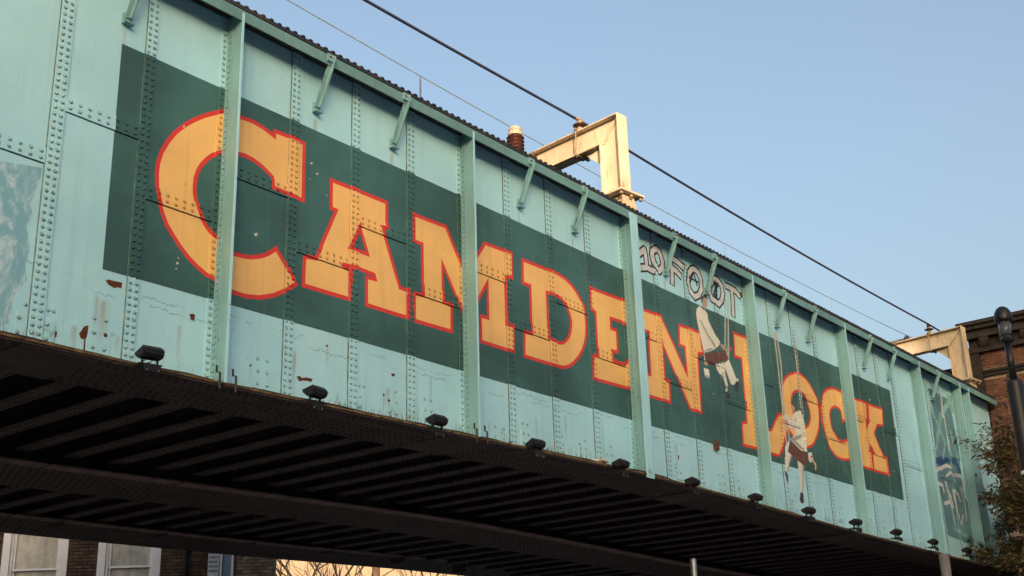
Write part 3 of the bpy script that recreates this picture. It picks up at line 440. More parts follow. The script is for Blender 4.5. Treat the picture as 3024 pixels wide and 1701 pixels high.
('graffiti','chalk',[[(16.629,9.038),(16.831,9.177),(16.777,9.256),(16.575,9.117)],[(16.733,9.219),(16.763,9.041),(16.857,9.056),(16.827,9.234)],[(16.757,9.092),(16.772,8.884),(16.867,8.891),(16.852,9.099)],[(16.829,9.217),(16.806,9.245),(16.77,9.248),(16.742,9.225),(16.739,9.189),(16.762,9.161),(16.798,9.158),(16.826,9.181)],[(16.851,9.086),(16.828,9.114),(16.792,9.117),(16.764,9.094),(16.761,9.058),(16.784,9.03),(16.82,9.027),(16.848,9.05)],[(16.607,8.776),(16.857,8.85),(16.83,8.941),(16.58,8.867)],[(16.794,8.844),(17.028,8.825),(17.035,8.919),(16.801,8.938)],[(16.866,8.903),(16.843,8.931),(16.807,8.934),(16.779,8.911),(16.776,8.875),(16.799,8.847),(16.835,8.844),(16.863,8.867)],[(17.079,9.342),(16.967,9.26),(17.023,9.184),(17.135,9.266)],[(16.973,9.27),(16.942,9.134),(17.035,9.113),(17.066,9.249)],[(16.941,9.154),(16.999,8.987),(17.089,9.018),(17.031,9.185)],[(16.992,8.996),(17.202,8.875),(17.249,8.957),(17.039,9.078)],[(17.219,8.877),(17.363,9.004),(17.3,9.075),(17.156,8.948)],[(17.356,8.991),(17.39,9.156),(17.297,9.176),(17.263,9.011)],[(17.392,9.142),(17.311,9.314),(17.225,9.273),(17.306,9.101)],[(17.322,9.302),(17.182,9.381),(17.135,9.298),(17.275,9.219)],[(17.183,9.381),(17.048,9.325),(17.084,9.237),(17.219,9.293)],[(17.059,9.25),(17.036,9.278),(17.0,9.281),(16.972,9.258),(16.969,9.222),(16.992,9.194),(17.028,9.191),(17.056,9.214)],[(17.039,9.161),(17.016,9.189),(16.98,9.192),(16.952,9.169),(16.949,9.133),(16.972,9.105),(17.008,9.102),(17.036,9.125)],[(17.081,9.039),(17.058,9.067),(17.022,9.07),(16.994,9.047),(16.991,9.011),(17.014,8.983),(17.05,8.98),(17.078,9.003)],[(17.25,8.942),(17.227,8.97),(17.191,8.973),(17.163,8.95),(17.16,8.914),(17.183,8.886),(17.219,8.883),(17.247,8.906)],[(17.359,9.038),(17.336,9.066),(17.3,9.069),(17.272,9.046),(17.269,9.01),(17.292,8.982),(17.328,8.979),(17.356,9.002)],[(17.384,9.157),(17.361,9.185),(17.325,9.188),(17.297,9.165),(17.294,9.129),(17.317,9.101),(17.353,9.098),(17.381,9.121)],[(17.323,9.286),(17.3,9.314),(17.264,9.317),(17.236,9.294),(17.233,9.258),(17.256,9.23),(17.292,9.227),(17.32,9.25)],[(17.224,9.342),(17.201,9.37),(17.165,9.373),(17.137,9.35),(17.134,9.314),(17.157,9.286),(17.193,9.283),(17.221,9.306)],[(17.684,9.241),(17.889,9.218),(17.9,9.313),(17.695,9.336)],[(17.832,9.232),(18.011,9.166),(18.044,9.255),(17.865,9.321)],[(17.916,9.282),(17.893,9.31),(17.857,9.313),(17.829,9.29),(17.826,9.254),(17.849,9.226),(17.885,9.223),(17.913,9.246)],[(17.557,9.187),(17.587,9.012),(17.681,9.028),(17.651,9.203)],[(17.584,9.07),(17.57,8.874),(17.665,8.867),(17.679,9.063)],[(17.575,8.924),(17.558,8.795),(17.652,8.782),(17.669,8.911)],[(17.675,9.057),(17.652,9.085),(17.616,9.088),(17.588,9.065),(17.585,9.029),(17.608,9.001),(17.644,8.998),(17.672,9.021)],[(17.664,8.908),(17.641,8.936),(17.605,8.939),(17.577,8.916),(17.574,8.88),(17.597,8.852),(17.633,8.849),(17.661,8.872)],[(17.624,9.066),(17.806,9.024),(17.827,9.117),(17.645,9.159)],[(17.752,9.042),(17.91,8.974),(17.948,9.061),(17.79,9.129)],[(17.838,9.09),(17.815,9.118),(17.779,9.121),(17.751,9.098),(17.748,9.062),(17.771,9.034),(17.807,9.031),(17.835,9.054)],[(18.305,9.316),(18.138,9.154),(18.204,9.085),(18.371,9.247)],[(18.148,9.171),(18.092,8.966),(18.184,8.941),(18.24,9.146)],[(18.092,8.985),(18.146,8.802),(18.237,8.829),(18.183,9.012)],[(18.141,8.808),(18.345,8.695),(18.391,8.778),(18.187,8.891)],[(18.347,8.695),(18.558,8.799),(18.516,8.884),(18.305,8.78)],[(18.542,8.785),(18.664,8.964),(18.585,9.017),(18.463,8.838)],[(18.658,8.946),(18.665,9.169),(18.57,9.172),(18.563,8.949)],[(18.67,9.153),(18.568,9.312),(18.488,9.26),(18.59,9.101)],[(18.574,9.308),(18.396,9.345),(18.376,9.252),(18.554,9.215)],[(18.417,9.347),(18.284,9.303),(18.313,9.212),(18.446,9.256)],[(18.233,9.15),(18.21,9.178),(18.174,9.181),(18.146,9.158),(18.143,9.122),(18.166,9.094),(18.202,9.091),(18.23,9.114)],[(18.189,8.99),(18.166,9.018),(18.13,9.021),(18.102,8.998),(18.099,8.962),(18.122,8.934),(18.158,8.931),(18.186,8.954)],[(18.23,8.852),(18.207,8.88),(18.171,8.883),(18.143,8.86),(18.14,8.824),(18.163,8.796),(18.199,8.793),(18.227,8.816)],[(18.392,8.762),(18.369,8.79),(18.333,8.793),(18.305,8.77),(18.302,8.734),(18.325,8.706),(18.361,8.703),(18.389,8.726)],[(18.561,8.845),(18.538,8.873),(18.502,8.876),(18.474,8.853),(18.471,8.817),(18.494,8.789),(18.53,8.786),(18.558,8.809)],[(18.656,8.985),(18.633,9.013),(18.597,9.016),(18.569,8.993),(18.566,8.957),(18.589,8.929),(18.625,8.926),(18.653,8.949)],[(18.662,9.161),(18.639,9.189),(18.603,9.192),(18.575,9.169),(18.572,9.133),(18.595,9.105),(18.631,9.102),(18.659,9.125)],[(18.586,9.28),(18.563,9.308),(18.527,9.311),(18.499,9.288),(18.496,9.252),(18.519,9.224),(18.555,9.221),(18.583,9.244)],[(18.454,9.308),(18.431,9.336),(18.395,9.339),(18.367,9.316),(18.364,9.28),(18.387,9.252),(18.423,9.249),(18.451,9.272)],[(19.05,9.328),(18.873,9.137),(18.943,9.072),(19.12,9.263)],[(18.883,9.156),(18.839,8.973),(18.932,8.951),(18.976,9.134)],[(18.838,8.98),(18.941,8.818),(19.021,8.869),(18.918,9.031)],[(18.934,8.823),(19.202,8.762),(19.223,8.855),(18.955,8.916)],[(19.201,8.762),(19.379,8.91),(19.318,8.983),(19.14,8.835)],[(19.363,8.889),(19.452,9.08),(19.366,9.121),(19.277,8.93)],[(19.45,9.065),(19.411,9.259),(19.318,9.24),(19.357,9.046)],[(19.414,9.254),(19.253,9.355),(19.203,9.274),(19.364,9.173)],[(19.265,9.352),(19.039,9.322),(19.052,9.228),(19.278,9.258)],[(18.969,9.136),(18.946,9.164),(18.91,9.167),(18.882,9.144),(18.879,9.108),(18.902,9.08),(18.938,9.077),(18.966,9.1)],[(18.936,8.999),(18.913,9.027),(18.877,9.03),(18.849,9.007),(18.846,8.971),(18.869,8.943),(18.905,8.94),(18.933,8.963)],[(19.013,8.878),(18.99,8.906),(18.954,8.909),(18.926,8.886),(18.923,8.85),(18.946,8.822),(18.982,8.819),(19.01,8.842)],[(19.234,8.828),(19.211,8.856),(19.175,8.859),(19.147,8.836),(19.144,8.8),(19.167,8.772),(19.203,8.769),(19.231,8.792)],[(19.375,8.945),(19.352,8.973),(19.316,8.976),(19.288,8.953),(19.285,8.917),(19.308,8.889),(19.344,8.886),(19.372,8.909)],[(19.444,9.093),(19.421,9.121),(19.385,9.124),(19.357,9.101),(19.354,9.065),(19.377,9.037),(19.413,9.034),(19.441,9.057)],[(19.414,9.24),(19.391,9.268),(19.355,9.271),(19.327,9.248),(19.324,9.212),(19.347,9.184),(19.383,9.181),(19.411,9.204)],[(19.293,9.316),(19.27,9.344),(19.234,9.347),(19.206,9.324),(19.203,9.288),(19.226,9.26),(19.262,9.257),(19.29,9.28)],[(19.519,9.225),(19.737,9.22),(19.739,9.315),(19.521,9.32)],[(19.687,9.222),(19.914,9.205),(19.921,9.3),(19.694,9.317)],[(19.855,9.218),(20.04,9.146),(20.074,9.235),(19.889,9.307)],[(19.759,9.282),(19.736,9.31),(19.7,9.313),(19.672,9.29),(19.669,9.254),(19.692,9.226),(19.728,9.223),(19.756,9.246)],[(19.939,9.268),(19.916,9.296),(19.88,9.299),(19.852,9.276),(19.849,9.24),(19.872,9.212),(19.908,9.209),(19.936,9.232)],[(19.696,9.273),(19.708,9.06),(19.803,9.065),(19.791,9.278)],[(19.709,9.114),(19.671,8.718),(19.766,8.709),(19.804,9.105)],[(19.799,9.1),(19.776,9.128),(19.74,9.131),(19.712,9.108),(19.709,9.072),(19.732,9.044),(19.768,9.041),(19.796,9.064)]]),
('graffiti','dark',[[(18.366,9.241),(18.206,8.994),(18.239,8.973),(18.399,9.22)],[(18.355,9.224),(18.452,8.974),(18.489,8.989),(18.392,9.239)],[(18.19,9.063),(18.519,9.046),(18.521,9.085),(18.192,9.102)]]),
('graffiti','dark',[[(19.069,9.251),(19.098,9.109),(19.147,9.119),(19.118,9.261)],[(19.103,9.148),(19.011,8.964),(19.056,8.942),(19.148,9.126)],[(19.017,8.947),(19.121,8.898),(19.142,8.943),(19.038,8.992)],[(19.144,8.911),(19.168,9.177),(19.118,9.182),(19.094,8.916)],[(19.148,9.14),(19.252,9.226),(19.22,9.264),(19.116,9.178)],[(19.144,9.133),(19.132,9.148),(19.113,9.15),(19.098,9.138),(19.096,9.119),(19.108,9.104),(19.127,9.102),(19.142,9.114)],[(19.063,8.971),(19.051,8.986),(19.032,8.988),(19.017,8.976),(19.015,8.957),(19.027,8.942),(19.046,8.94),(19.061,8.952)],[(19.144,8.933),(19.132,8.948),(19.113,8.95),(19.098,8.938),(19.096,8.919),(19.108,8.904),(19.127,8.902),(19.142,8.914)],[(19.166,9.174),(19.154,9.189),(19.135,9.191),(19.12,9.179),(19.118,9.16),(19.13,9.145),(19.149,9.143),(19.164,9.155)],[(19.026,9.191),(19.089,9.075),(19.133,9.099),(19.07,9.215)],[(19.109,9.07),(19.266,9.18),(19.237,9.221),(19.08,9.111)],[(19.129,9.105),(19.117,9.12),(19.098,9.122),(19.083,9.11),(19.081,9.091),(19.093,9.076),(19.112,9.074),(19.127,9.086)]]),
('man1','rope',[[(19.45,9.012),(19.277,8.044),(19.321,8.036),(19.494,9.004)],[(19.544,9.006),(19.36,7.821),(19.405,7.814),(19.589,8.999)],[(18.493,7.878),(18.467,7.591),(18.511,7.587),(18.537,7.874)],[(19.297,7.988),(19.365,7.804),(19.407,7.819),(19.339,8.003)]]),
('man1','overall',[[(18.874,7.618),(19.151,7.696),(19.219,7.474),(19.281,7.292),(19.142,7.259),(19.077,7.418),(18.935,7.514)],[(19.175,7.68),(19.385,7.808),(19.496,7.669),(19.613,7.482),(19.552,7.372),(19.412,7.345),(19.337,7.455)],[(19.14,7.244),(19.249,7.258),(19.221,7.177),(19.131,7.16)],[(19.617,7.504),(19.674,7.515),(19.668,7.436),(19.604,7.431)]]),
('man1','fold',[[(19.15,7.689),(19.186,7.669),(19.349,7.451),(19.412,7.345),(19.372,7.351),(19.298,7.462)],[(19.072,7.541),(19.104,7.423),(19.184,7.267),(19.142,7.259),(19.077,7.418)]]),
('man1','shoe',[[(19.138,7.155),(19.299,7.164),(19.281,7.065),(19.155,7.028)],[(19.593,7.45),(19.702,7.443),(19.669,7.338),(19.612,7.251),(19.53,7.249),(19.507,7.349)]]),
('man1','board',[[(18.489,7.709),(19.28,7.976),(19.388,7.823),(18.601,7.528)]]),
('man1','overall',[[(18.389,8.543),(18.504,8.627),(18.653,8.586),(18.749,8.532),(18.768,8.41),(18.901,8.258),(19.003,8.154),(19.107,8.065),(19.011,7.967),(18.88,7.89),(18.615,7.777),(18.503,7.794),(18.461,7.936),(18.404,8.144),(18.356,8.326),(18.349,8.45)]]),
('man1','fold',[[(18.461,8.344),(18.501,8.354),(18.601,8.259),(18.735,8.122),(18.868,8.054),(18.97,7.958),(18.912,7.924),(18.831,7.99),(18.69,8.084),(18.557,8.22)],[(18.504,8.627),(18.653,8.586),(18.624,8.565),(18.488,8.602)],[(18.736,7.886),(18.869,7.901),(18.644,7.797),(18.529,7.8)]]),
('man1','skin',[[(18.607,8.787),(18.72,8.844),(18.783,8.796),(18.783,8.696),(18.709,8.607),(18.608,8.632),(18.575,8.701)],[(19.102,8.036),(19.281,8.061),(19.313,8.011),(19.248,7.948),(19.12,7.984)],[(18.473,7.604),(18.612,7.598),(18.602,7.535),(18.499,7.527)],[(19.401,8.052),(19.462,8.058),(19.443,7.983),(19.338,8.003)]]),
('man1','hair',[[(18.566,8.741),(18.603,8.814),(18.671,8.867),(18.751,8.876),(18.796,8.813),(18.766,8.806),(18.718,8.829),(18.646,8.79),(18.615,8.725),(18.588,8.669)]]),
('man1','fold',[[(18.655,8.764),(18.683,8.778),(18.684,8.762),(18.656,8.75)],[(18.734,8.769),(18.762,8.779),(18.762,8.762),(18.737,8.753)],[(18.668,8.682),(18.74,8.691),(18.733,8.678),(18.669,8.668)]]),
('man1','overall',[[(18.458,7.465),(18.63,7.473),(18.642,7.305),(18.475,7.299)]]),
('man1','fold',[[(18.473,7.333),(18.561,7.357),(18.646,7.333),(18.642,7.305),(18.475,7.299)]]),
('man1','red',[[(19.476,8.061),(19.539,8.06),(19.528,8.001),(19.473,7.996)]]),
('man2','rope',[[(21.3,8.76),(21.323,8.084),(21.373,8.085),(21.35,8.761)],[(21.323,8.109),(21.323,7.342),(21.373,7.342),(21.373,8.109)],[(21.323,7.367),(21.334,6.846),(21.384,6.847),(21.373,7.368)],[(21.334,6.871),(21.339,6.562),(21.389,6.563),(21.384,6.872)],[(21.372,8.104),(21.36,8.119),(21.341,8.121),(21.326,8.109),(21.324,8.09),(21.336,8.075),(21.355,8.073),(21.37,8.085)],[(21.372,7.362),(21.36,7.377),(21.341,7.379),(21.326,7.367),(21.324,7.348),(21.336,7.333),(21.355,7.331),(21.37,7.343)],[(21.383,6.866),(21.371,6.881),(21.352,6.883),(21.337,6.871),(21.335,6.852),(21.347,6.837),(21.366,6.835),(21.381,6.847)],[(21.406,8.782),(21.459,8.11),(21.509,8.114),(21.456,8.786)],[(21.46,8.139),(21.372,7.354),(21.421,7.349),(21.509,8.134)],[(21.371,7.372),(21.474,6.826),(21.523,6.835),(21.42,7.381)],[(21.471,6.855),(21.477,6.621),(21.527,6.622),(21.521,6.856)],[(21.507,8.131),(21.495,8.146),(21.476,8.148),(21.461,8.136),(21.459,8.117),(21.471,8.102),(21.49,8.1),(21.505,8.112)],[(21.422,7.371),(21.41,7.386),(21.391,7.388),(21.376,7.376),(21.374,7.357),(21.386,7.342),(21.405,7.34),(21.42,7.352)],[(21.52,6.85),(21.508,6.865),(21.489,6.867),(21.474,6.855),(21.472,6.836),(21.484,6.821),(21.503,6.819),(21.518,6.831)],[(22.093,8.879),(22.115,8.246),(22.165,8.247),(22.143,8.88)],[(22.115,8.272),(22.087,7.362),(22.137,7.361),(22.165,8.271)],[(22.164,8.266),(22.152,8.281),(22.133,8.283),(22.118,8.271),(22.116,8.252),(22.128,8.237),(22.147,8.235),(22.162,8.247)],[(22.205,8.862),(22.214,8.266),(22.264,8.267),(22.255,8.863)],[(22.215,8.293),(22.157,7.218),(22.207,7.215),(22.265,8.29)],[(22.263,8.286),(22.251,8.301),(22.232,8.303),(22.217,8.291),(22.215,8.272),(22.227,8.257),(22.246,8.255),(22.261,8.267)]]),
('man2','overall',[[(21.45,6.635),(21.609,6.536),(21.548,6.357),(21.409,6.187),(21.29,6.012),(21.155,6.021),(21.193,6.287),(21.302,6.509)],[(21.75,6.301),(22.012,6.243),(21.937,5.976),(21.855,5.703),(21.738,5.689),(21.761,6.047)]]),
('man2','fold',[[(21.494,6.387),(21.548,6.357),(21.409,6.187),(21.29,6.012),(21.244,6.015),(21.385,6.221)],[(21.934,6.26),(22.012,6.243),(21.937,5.976),(21.855,5.703),(21.805,5.697),(21.903,6.01)]]),
('man2','shoe',[[(21.124,6.008),(21.28,5.964),(21.278,5.816),(21.203,5.797),(21.134,5.926)],[(21.74,5.698),(21.851,5.684),(21.837,5.505),(21.728,5.474),(21.66,5.531)]]),
('man2','overall',[[(21.88,7.275),(22.082,7.334),(22.144,7.242),(22.21,7.076),(22.221,6.765),(22.163,6.524),(21.935,6.528),(21.54,6.678),(21.8,6.834),(21.775,6.907),(21.61,6.9),(21.506,6.979),(21.399,7.037),(21.25,7.088),(21.283,7.148),(21.446,7.161),(21.693,7.087),(21.728,7.151),(21.785,7.219)]]),
('man2','fold',[[(21.542,6.688),(21.788,6.784),(22.053,6.855),(21.991,6.768),(21.768,6.694),(22.107,6.554),(21.939,6.548)],[(21.61,6.9),(21.808,6.961),(21.759,6.924)],[(21.731,7.074),(21.9,7.181),(21.838,7.092)]]),
('man2','board',[[(21.51,6.635),(22.091,6.484),(22.204,6.433),(22.029,6.226),(21.381,6.417)]]),
('man2','skin',[[(21.726,7.414),(21.875,7.431),(21.926,7.381),(21.897,7.293),(21.791,7.244),(21.744,7.309)],[(21.254,7.147),(21.38,7.172),(21.412,7.135),(21.289,7.086)]]),
('man2','hair',[[(21.704,7.443),(21.838,7.454),(21.952,7.405),(21.974,7.321),(21.835,7.257),(21.886,7.354),(21.784,7.395)]]),
('man2','overall',[[(22.223,6.513),(22.404,6.559),(22.458,6.431),(22.325,6.325),(22.216,6.396)]]),
('man2','red',[[(22.351,6.484),(22.448,6.478),(22.394,6.432),(22.333,6.442)]]),
('man2','yellow',[[(22.431,6.408),(22.566,6.349),(22.525,6.218),(22.489,6.213),(22.499,6.321),(22.404,6.385)]]),
('whitewash','mottled',[[(5.286,6.825),(5.802,6.916),(5.798,6.81),(5.72,6.502),(5.761,6.398),(5.708,6.28),(5.764,6.066),(5.74,5.86),(5.768,5.74),(5.659,5.558),(5.635,5.278),(5.477,5.214)]]),
('overpaint','slate',[[(29.343,9.186),(30.642,9.133),(30.818,8.675),(30.853,7.874),(30.789,6.682),(31.434,5.975),(31.643,5.607),(30.727,5.524),(29.172,5.603),(29.121,6.832)]]),
('overpaint','tealpaint',[[(30.876,9.294),(29.842,8.592),(29.932,8.459),(30.966,9.161)],[(29.877,8.626),(29.22,7.681),(29.352,7.59),(30.009,8.535)],[(29.996,8.572),(29.957,8.619),(29.896,8.624),(29.849,8.585),(29.844,8.524),(29.883,8.477),(29.944,8.472),(29.991,8.511)],[(29.212,9.087),(29.415,8.412),(29.568,8.458),(29.365,9.133)],[(30.589,9.221),(30.824,8.749),(30.967,8.821),(30.732,9.293)]]),
('overpaint','chalk',[[(30.096,9.154),(30.023,8.664),(30.122,8.649),(30.195,9.139)],[(30.021,8.691),(30.125,8.34),(30.221,8.368),(30.117,8.719)],[(30.117,8.404),(30.098,7.692),(30.198,7.69),(30.217,8.402)],[(30.124,8.696),(30.099,8.725),(30.061,8.729),(30.032,8.704),(30.028,8.666),(30.053,8.637),(30.091,8.633),(30.12,8.658)],[(30.214,8.393),(30.189,8.422),(30.151,8.426),(30.122,8.401),(30.118,8.363),(30.143,8.334),(30.181,8.33),(30.21,8.355)]]),
('overpaint','bluepaint',[[(29.145,7.415),(29.593,7.531),(30.009,7.539),(30.595,7.598),(30.826,7.288),(30.63,7.248),(30.527,7.43),(29.965,7.43),(29.498,7.287),(29.119,7.259)]]),
('overpaint','chalk',[[(29.092,7.082),(29.504,7.18),(29.483,7.268),(29.071,7.17)],[(29.465,7.169),(29.823,7.292),(29.794,7.377),(29.436,7.254)],[(29.765,7.282),(30.123,7.287),(30.122,7.377),(29.764,7.372)],[(29.515,7.232),(29.493,7.259),(29.459,7.262),(29.432,7.24),(29.429,7.206),(29.451,7.179),(29.485,7.176),(29.512,7.198)],[(29.83,7.34),(29.808,7.367),(29.774,7.37),(29.747,7.348),(29.744,7.314),(29.766,7.287),(29.8,7.284),(29.827,7.306)],[(29.086,6.761),(29.392,6.743),(29.397,6.833),(29.091,6.851)],[(29.322,6.798),(29.378,6.609),(29.465,6.634),(29.409,6.823)],[(29.415,6.802),(29.393,6.829),(29.359,6.832),(29.332,6.81),(29.329,6.776),(29.351,6.749),(29.385,6.746),(29.412,6.768)],[(29.566,6.905),(29.638,6.665),(29.725,6.691),(29.653,6.931)],[(29.628,6.681),(29.814,6.518),(29.874,6.586),(29.688,6.749)],[(29.779,6.582),(29.824,6.29),(29.913,6.304),(29.868,6.596)],[(29.718,6.713),(29.696,6.74),(29.662,6.743),(29.635,6.721),(29.632,6.687),(29.654,6.66),(29.688,6.657),(29.715,6.679)],[(29.87,6.58),(29.848,6.607),(29.814,6.61),(29.787,6.588),(29.784,6.554),(29.806,6.527),(29.84,6.524),(29.867,6.546)],[(30.294,7.121),(30.74,7.151),(30.734,7.24),(30.288,7.21)],[(30.666,7.182),(30.817,7.007),(30.885,7.065),(30.734,7.24)],[(30.803,7.091),(30.694,6.83),(30.777,6.795),(30.886,7.056)],[(30.758,7.207),(30.736,7.234),(30.702,7.237),(30.675,7.215),(30.672,7.181),(30.694,7.154),(30.728,7.151),(30.755,7.173)],[(30.879,7.066),(30.857,7.093),(30.823,7.096),(30.796,7.074),(30.793,7.04),(30.815,7.013),(30.849,7.01),(30.876,7.032)],[(29.324,6.31),(29.774,6.405),(29.756,6.493),(29.306,6.398)],[(29.693,6.449),(29.759,6.274),(29.843,6.306),(29.777,6.481)],[(29.786,6.457),(29.764,6.484),(29.73,6.487),(29.703,6.465),(29.7,6.431),(29.722,6.404),(29.756,6.401),(29.783,6.423)],[(30.076,6.717),(30.37,6.633),(30.395,6.719),(30.101,6.803)],[(30.311,6.679),(30.415,6.496),(30.493,6.541),(30.389,6.724)],[(30.404,6.695),(30.382,6.722),(30.348,6.725),(30.321,6.703),(30.318,6.669),(30.34,6.642),(30.374,6.639),(30.401,6.661)]]),
('rust','rust',[[(6.602,5.958),(6.638,5.977),(6.67,5.976),(6.727,5.979),(6.795,5.984),(6.79,5.92),(6.748,5.921),(6.709,5.902),(6.635,5.921)],[(6.364,5.348),(6.386,5.382),(6.412,5.431),(6.46,5.453),(6.46,5.384),(6.447,5.317),(6.41,5.295),(6.381,5.309)],[(6.08,5.281),(6.103,5.317),(6.133,5.31),(6.13,5.26),(6.092,5.238),(6.074,5.196),(6.025,5.18),(6.05,5.218)],[(7.631,5.846),(7.67,5.866),(7.707,5.859),(7.699,5.792),(7.657,5.791)],[(6.592,5.429),(6.646,5.449),(6.656,5.371),(6.635,5.359)],[(6.424,5.312),(6.441,5.323),(6.446,5.182),(6.425,5.177)],[(6.474,5.438),(6.523,5.445),(6.519,5.427),(6.479,5.417)],[(9.142,5.464),(9.198,5.483),(9.223,5.464),(9.285,5.484),(9.39,5.486),(9.367,5.442),(9.311,5.447),(9.237,5.436),(9.188,5.415)],[(10.598,5.486),(10.684,5.506),(10.673,5.442),(10.636,5.427)],[(10.677,5.809),(10.749,5.818),(10.735,5.779),(10.691,5.775)],[(13.254,5.516),(13.333,5.521),(13.319,5.497),(13.261,5.491)],[(13.798,5.277),(13.845,5.376),(13.867,5.287)],[(17.367,5.766),(17.41,5.762),(17.384,5.681),(17.363,5.688)],[(20.045,9.256),(20.111,9.297),(20.17,9.239),(20.109,9.163),(20.051,9.16)]]),
('chips','chip',[[(7.39,7.975),(7.417,7.992),(7.424,7.971),(7.402,7.955)],[(8.458,7.996),(8.479,8.007),(8.483,7.993),(8.466,7.982)],[(8.445,7.013),(8.492,7.036),(8.502,7.004),(8.464,6.98)],[(7.421,6.376),(7.45,6.39),(7.457,6.369),(7.433,6.354)],[(7.417,6.31),(7.437,6.32),(7.442,6.305),(7.426,6.295)],[(7.438,6.437),(7.455,6.445),(7.459,6.432),(7.445,6.424)],[(11.496,7.987),(11.517,7.997),(11.521,7.985),(11.503,7.975)],[(12.635,7.99),(12.658,8.0),(12.662,7.987),(12.642,7.977)],[(15.467,7.997),(15.494,8.008),(15.498,7.994),(15.475,7.984)],[(16.628,7.997),(16.659,8.009),(16.663,7.994),(16.637,7.983)],[(6.419,8.025),(6.438,8.037),(6.443,8.022),(6.428,8.01)],[(8.462,7.016),(8.482,7.026),(8.486,7.012),(8.47,7.001)],[(9.262,8.185),(9.292,8.202),(9.298,8.181),(9.273,8.165)],[(9.357,8.077),(9.387,8.094),(9.394,8.073),(9.368,8.057)],[(25.588,8.201),(25.674,8.225),(25.679,8.196),(25.608,8.173)],[(26.434,6.735),(26.506,6.751),(26.511,6.728),(26.45,6.712)],[(26.279,6.458),(26.334,6.47),(26.337,6.452),(26.291,6.44)],[(18.701,7.053),(18.742,7.066),(18.746,7.048),(18.712,7.036)],[(9.248,7.968),(9.265,7.977),(9.268,7.965),(9.254,7.956)],[(9.532,7.844),(9.547,7.852),(9.55,7.842),(9.538,7.835)]])]


_rr = random.Random(4)
_rust = next(L for L in LAYERS if L[0] == 'rust')
RUST_RUNS = []
for x, z in [(8.48,5.46),(10.55,5.51),(12.98,5.29),(14.62,5.52),(17.28,5.53),(19.3,5.5),(21.3,5.5),(24.9,5.5),(9.6,5.93)]:
    w = _rr.uniform(.014,.030)
    _rust[2].append([(x+w*_rr.uniform(.35,1.6)*math.cos(k*.449), z+w*_rr.uniform(.35,1.5)*math.sin(k*.449)) for k in range(14)])
def poly_in(pts, poly):
    """non-zero winding test"""
    p = np.asarray(poly); x, z = pts[:,0], pts[:,1]
    w = np.zeros(len(pts), int)
    for (ax, az), (bx, bz) in zip(p, np.roll(p, -1, axis=0)):
        cr = (bx-ax)*(z-az) - (x-ax)*(bz-az)
        w += ((az <= z) & (bz > z) & (cr > 0)).astype(int)
        w -= ((az > z) & (bz <= z) & (cr < 0)).astype(int)
    return w != 0
def _st(pts, w):
    out = []
    for a, b in zip(pts[:-1], pts[1:]):
        d = Vector((b[0]-a[0], b[1]-a[1])).normalized()*w/2; n = Vector((-d.y, d.x))
        out.append([(a[0]-d.x*.5-n.x, a[1]-d.y*.5-n.y), (b[0]+d.x*.5-n.x, b[1]+d.y*.5-n.y), (b[0]+d.x*.5+n.x, b[1]+d.y*.5+n.y), (a[0]-d.x*.5+n.x, a[1]-d.y*.5+n.y)])
    return out
_xs = [p[0] for L in LAYERS if L[1] == 'slate' for q in L[2] for p in q]; _c = (min(_xs)+max(_xs))/2
_k = [i for i, L in enumerate(LAYERS) if L[0] == 'overpaint'][-1]+1
for w, mat, pl in ((.07,'chalk',[[(-.75,6.9),(-.6,6.3),(-.55,5.9)],[(-.35,6.75),(-.3,6.2),(-.1,5.95),(.1,6.2)],[(.2,6.9),(.35,6.5),(.3,6.1)],[(-.7,7.05),(-.35,7.2),(-.1,7.0)]]),
                   (.10,'tealpaint',[[(-.8,8.4),(-.4,7.9),(-.7,7.5)],[(.1,8.3),(.3,7.6)],[(-.6,5.8),(.2,5.7)],[(-.1,8.0),(-.25,7.3)]])):
    LAYERS.insert(_k, ('overpaint', mat, [q for p in pl for q in _st([(_c+a, b) for a, b in p], w)]))
LBOX = [[(min(a for a,_ in q), max(a for a,_ in q), min(b for _,b in q), max(b for _,b in q)) for q in L[2]] for L in LAYERS]
def classify(pts):
    """index of the topmost paint layer at each point, -1 = bare teal"""
    pts = np.asarray(pts, float); r = np.full(len(pts), -1)
    if not len(pts): return r
    bx0, bz0 = pts.min(0); bx1, bz1 = pts.max(0)
    for i, L in enumerate(LAYERS):
        for q, bb in zip(L[2], LBOX[i]):
            if bb[0] > bx1 or bb[1] < bx0 or bb[2] > bz1 or bb[3] < bz0: continue
            r[poly_in(pts, q)] = i
    return r
FILM = {}
def film(owner): return FILM.setdefault(owner, (MB(), []))
def film_face(li, pts):
    own, mat, _ = LAYERS[li]; mb, ms = film(own)
    if mat not in ms: ms.append(mat)
    mb.face(pts, ms.index(mat))
def clip_seg(a, b, bb):
    """part of segment a-b inside box bb, or None"""
    t0, t1 = 0.0, 1.0; d = (b[0]-a[0], b[1]-a[1])
    for p, q in ((-d[0], a[0]-bb[0]), (d[0], bb[1]-a[0]), (-d[1], a[1]-bb[2]), (d[1], bb[3]-a[1])):
        if abs(p) < 1e-12:
            if q < 0: return None
        else:
            r = q/p
            if p < 0: t0 = max(t0, r)
            else: t1 = min(t1, r)
    if t1 - t0 < 1e-6: return None
    return ((a[0]+d[0]*t0, a[1]+d[1]*t0), (a[0]+d[0]*t1, a[1]+d[1]*t1))
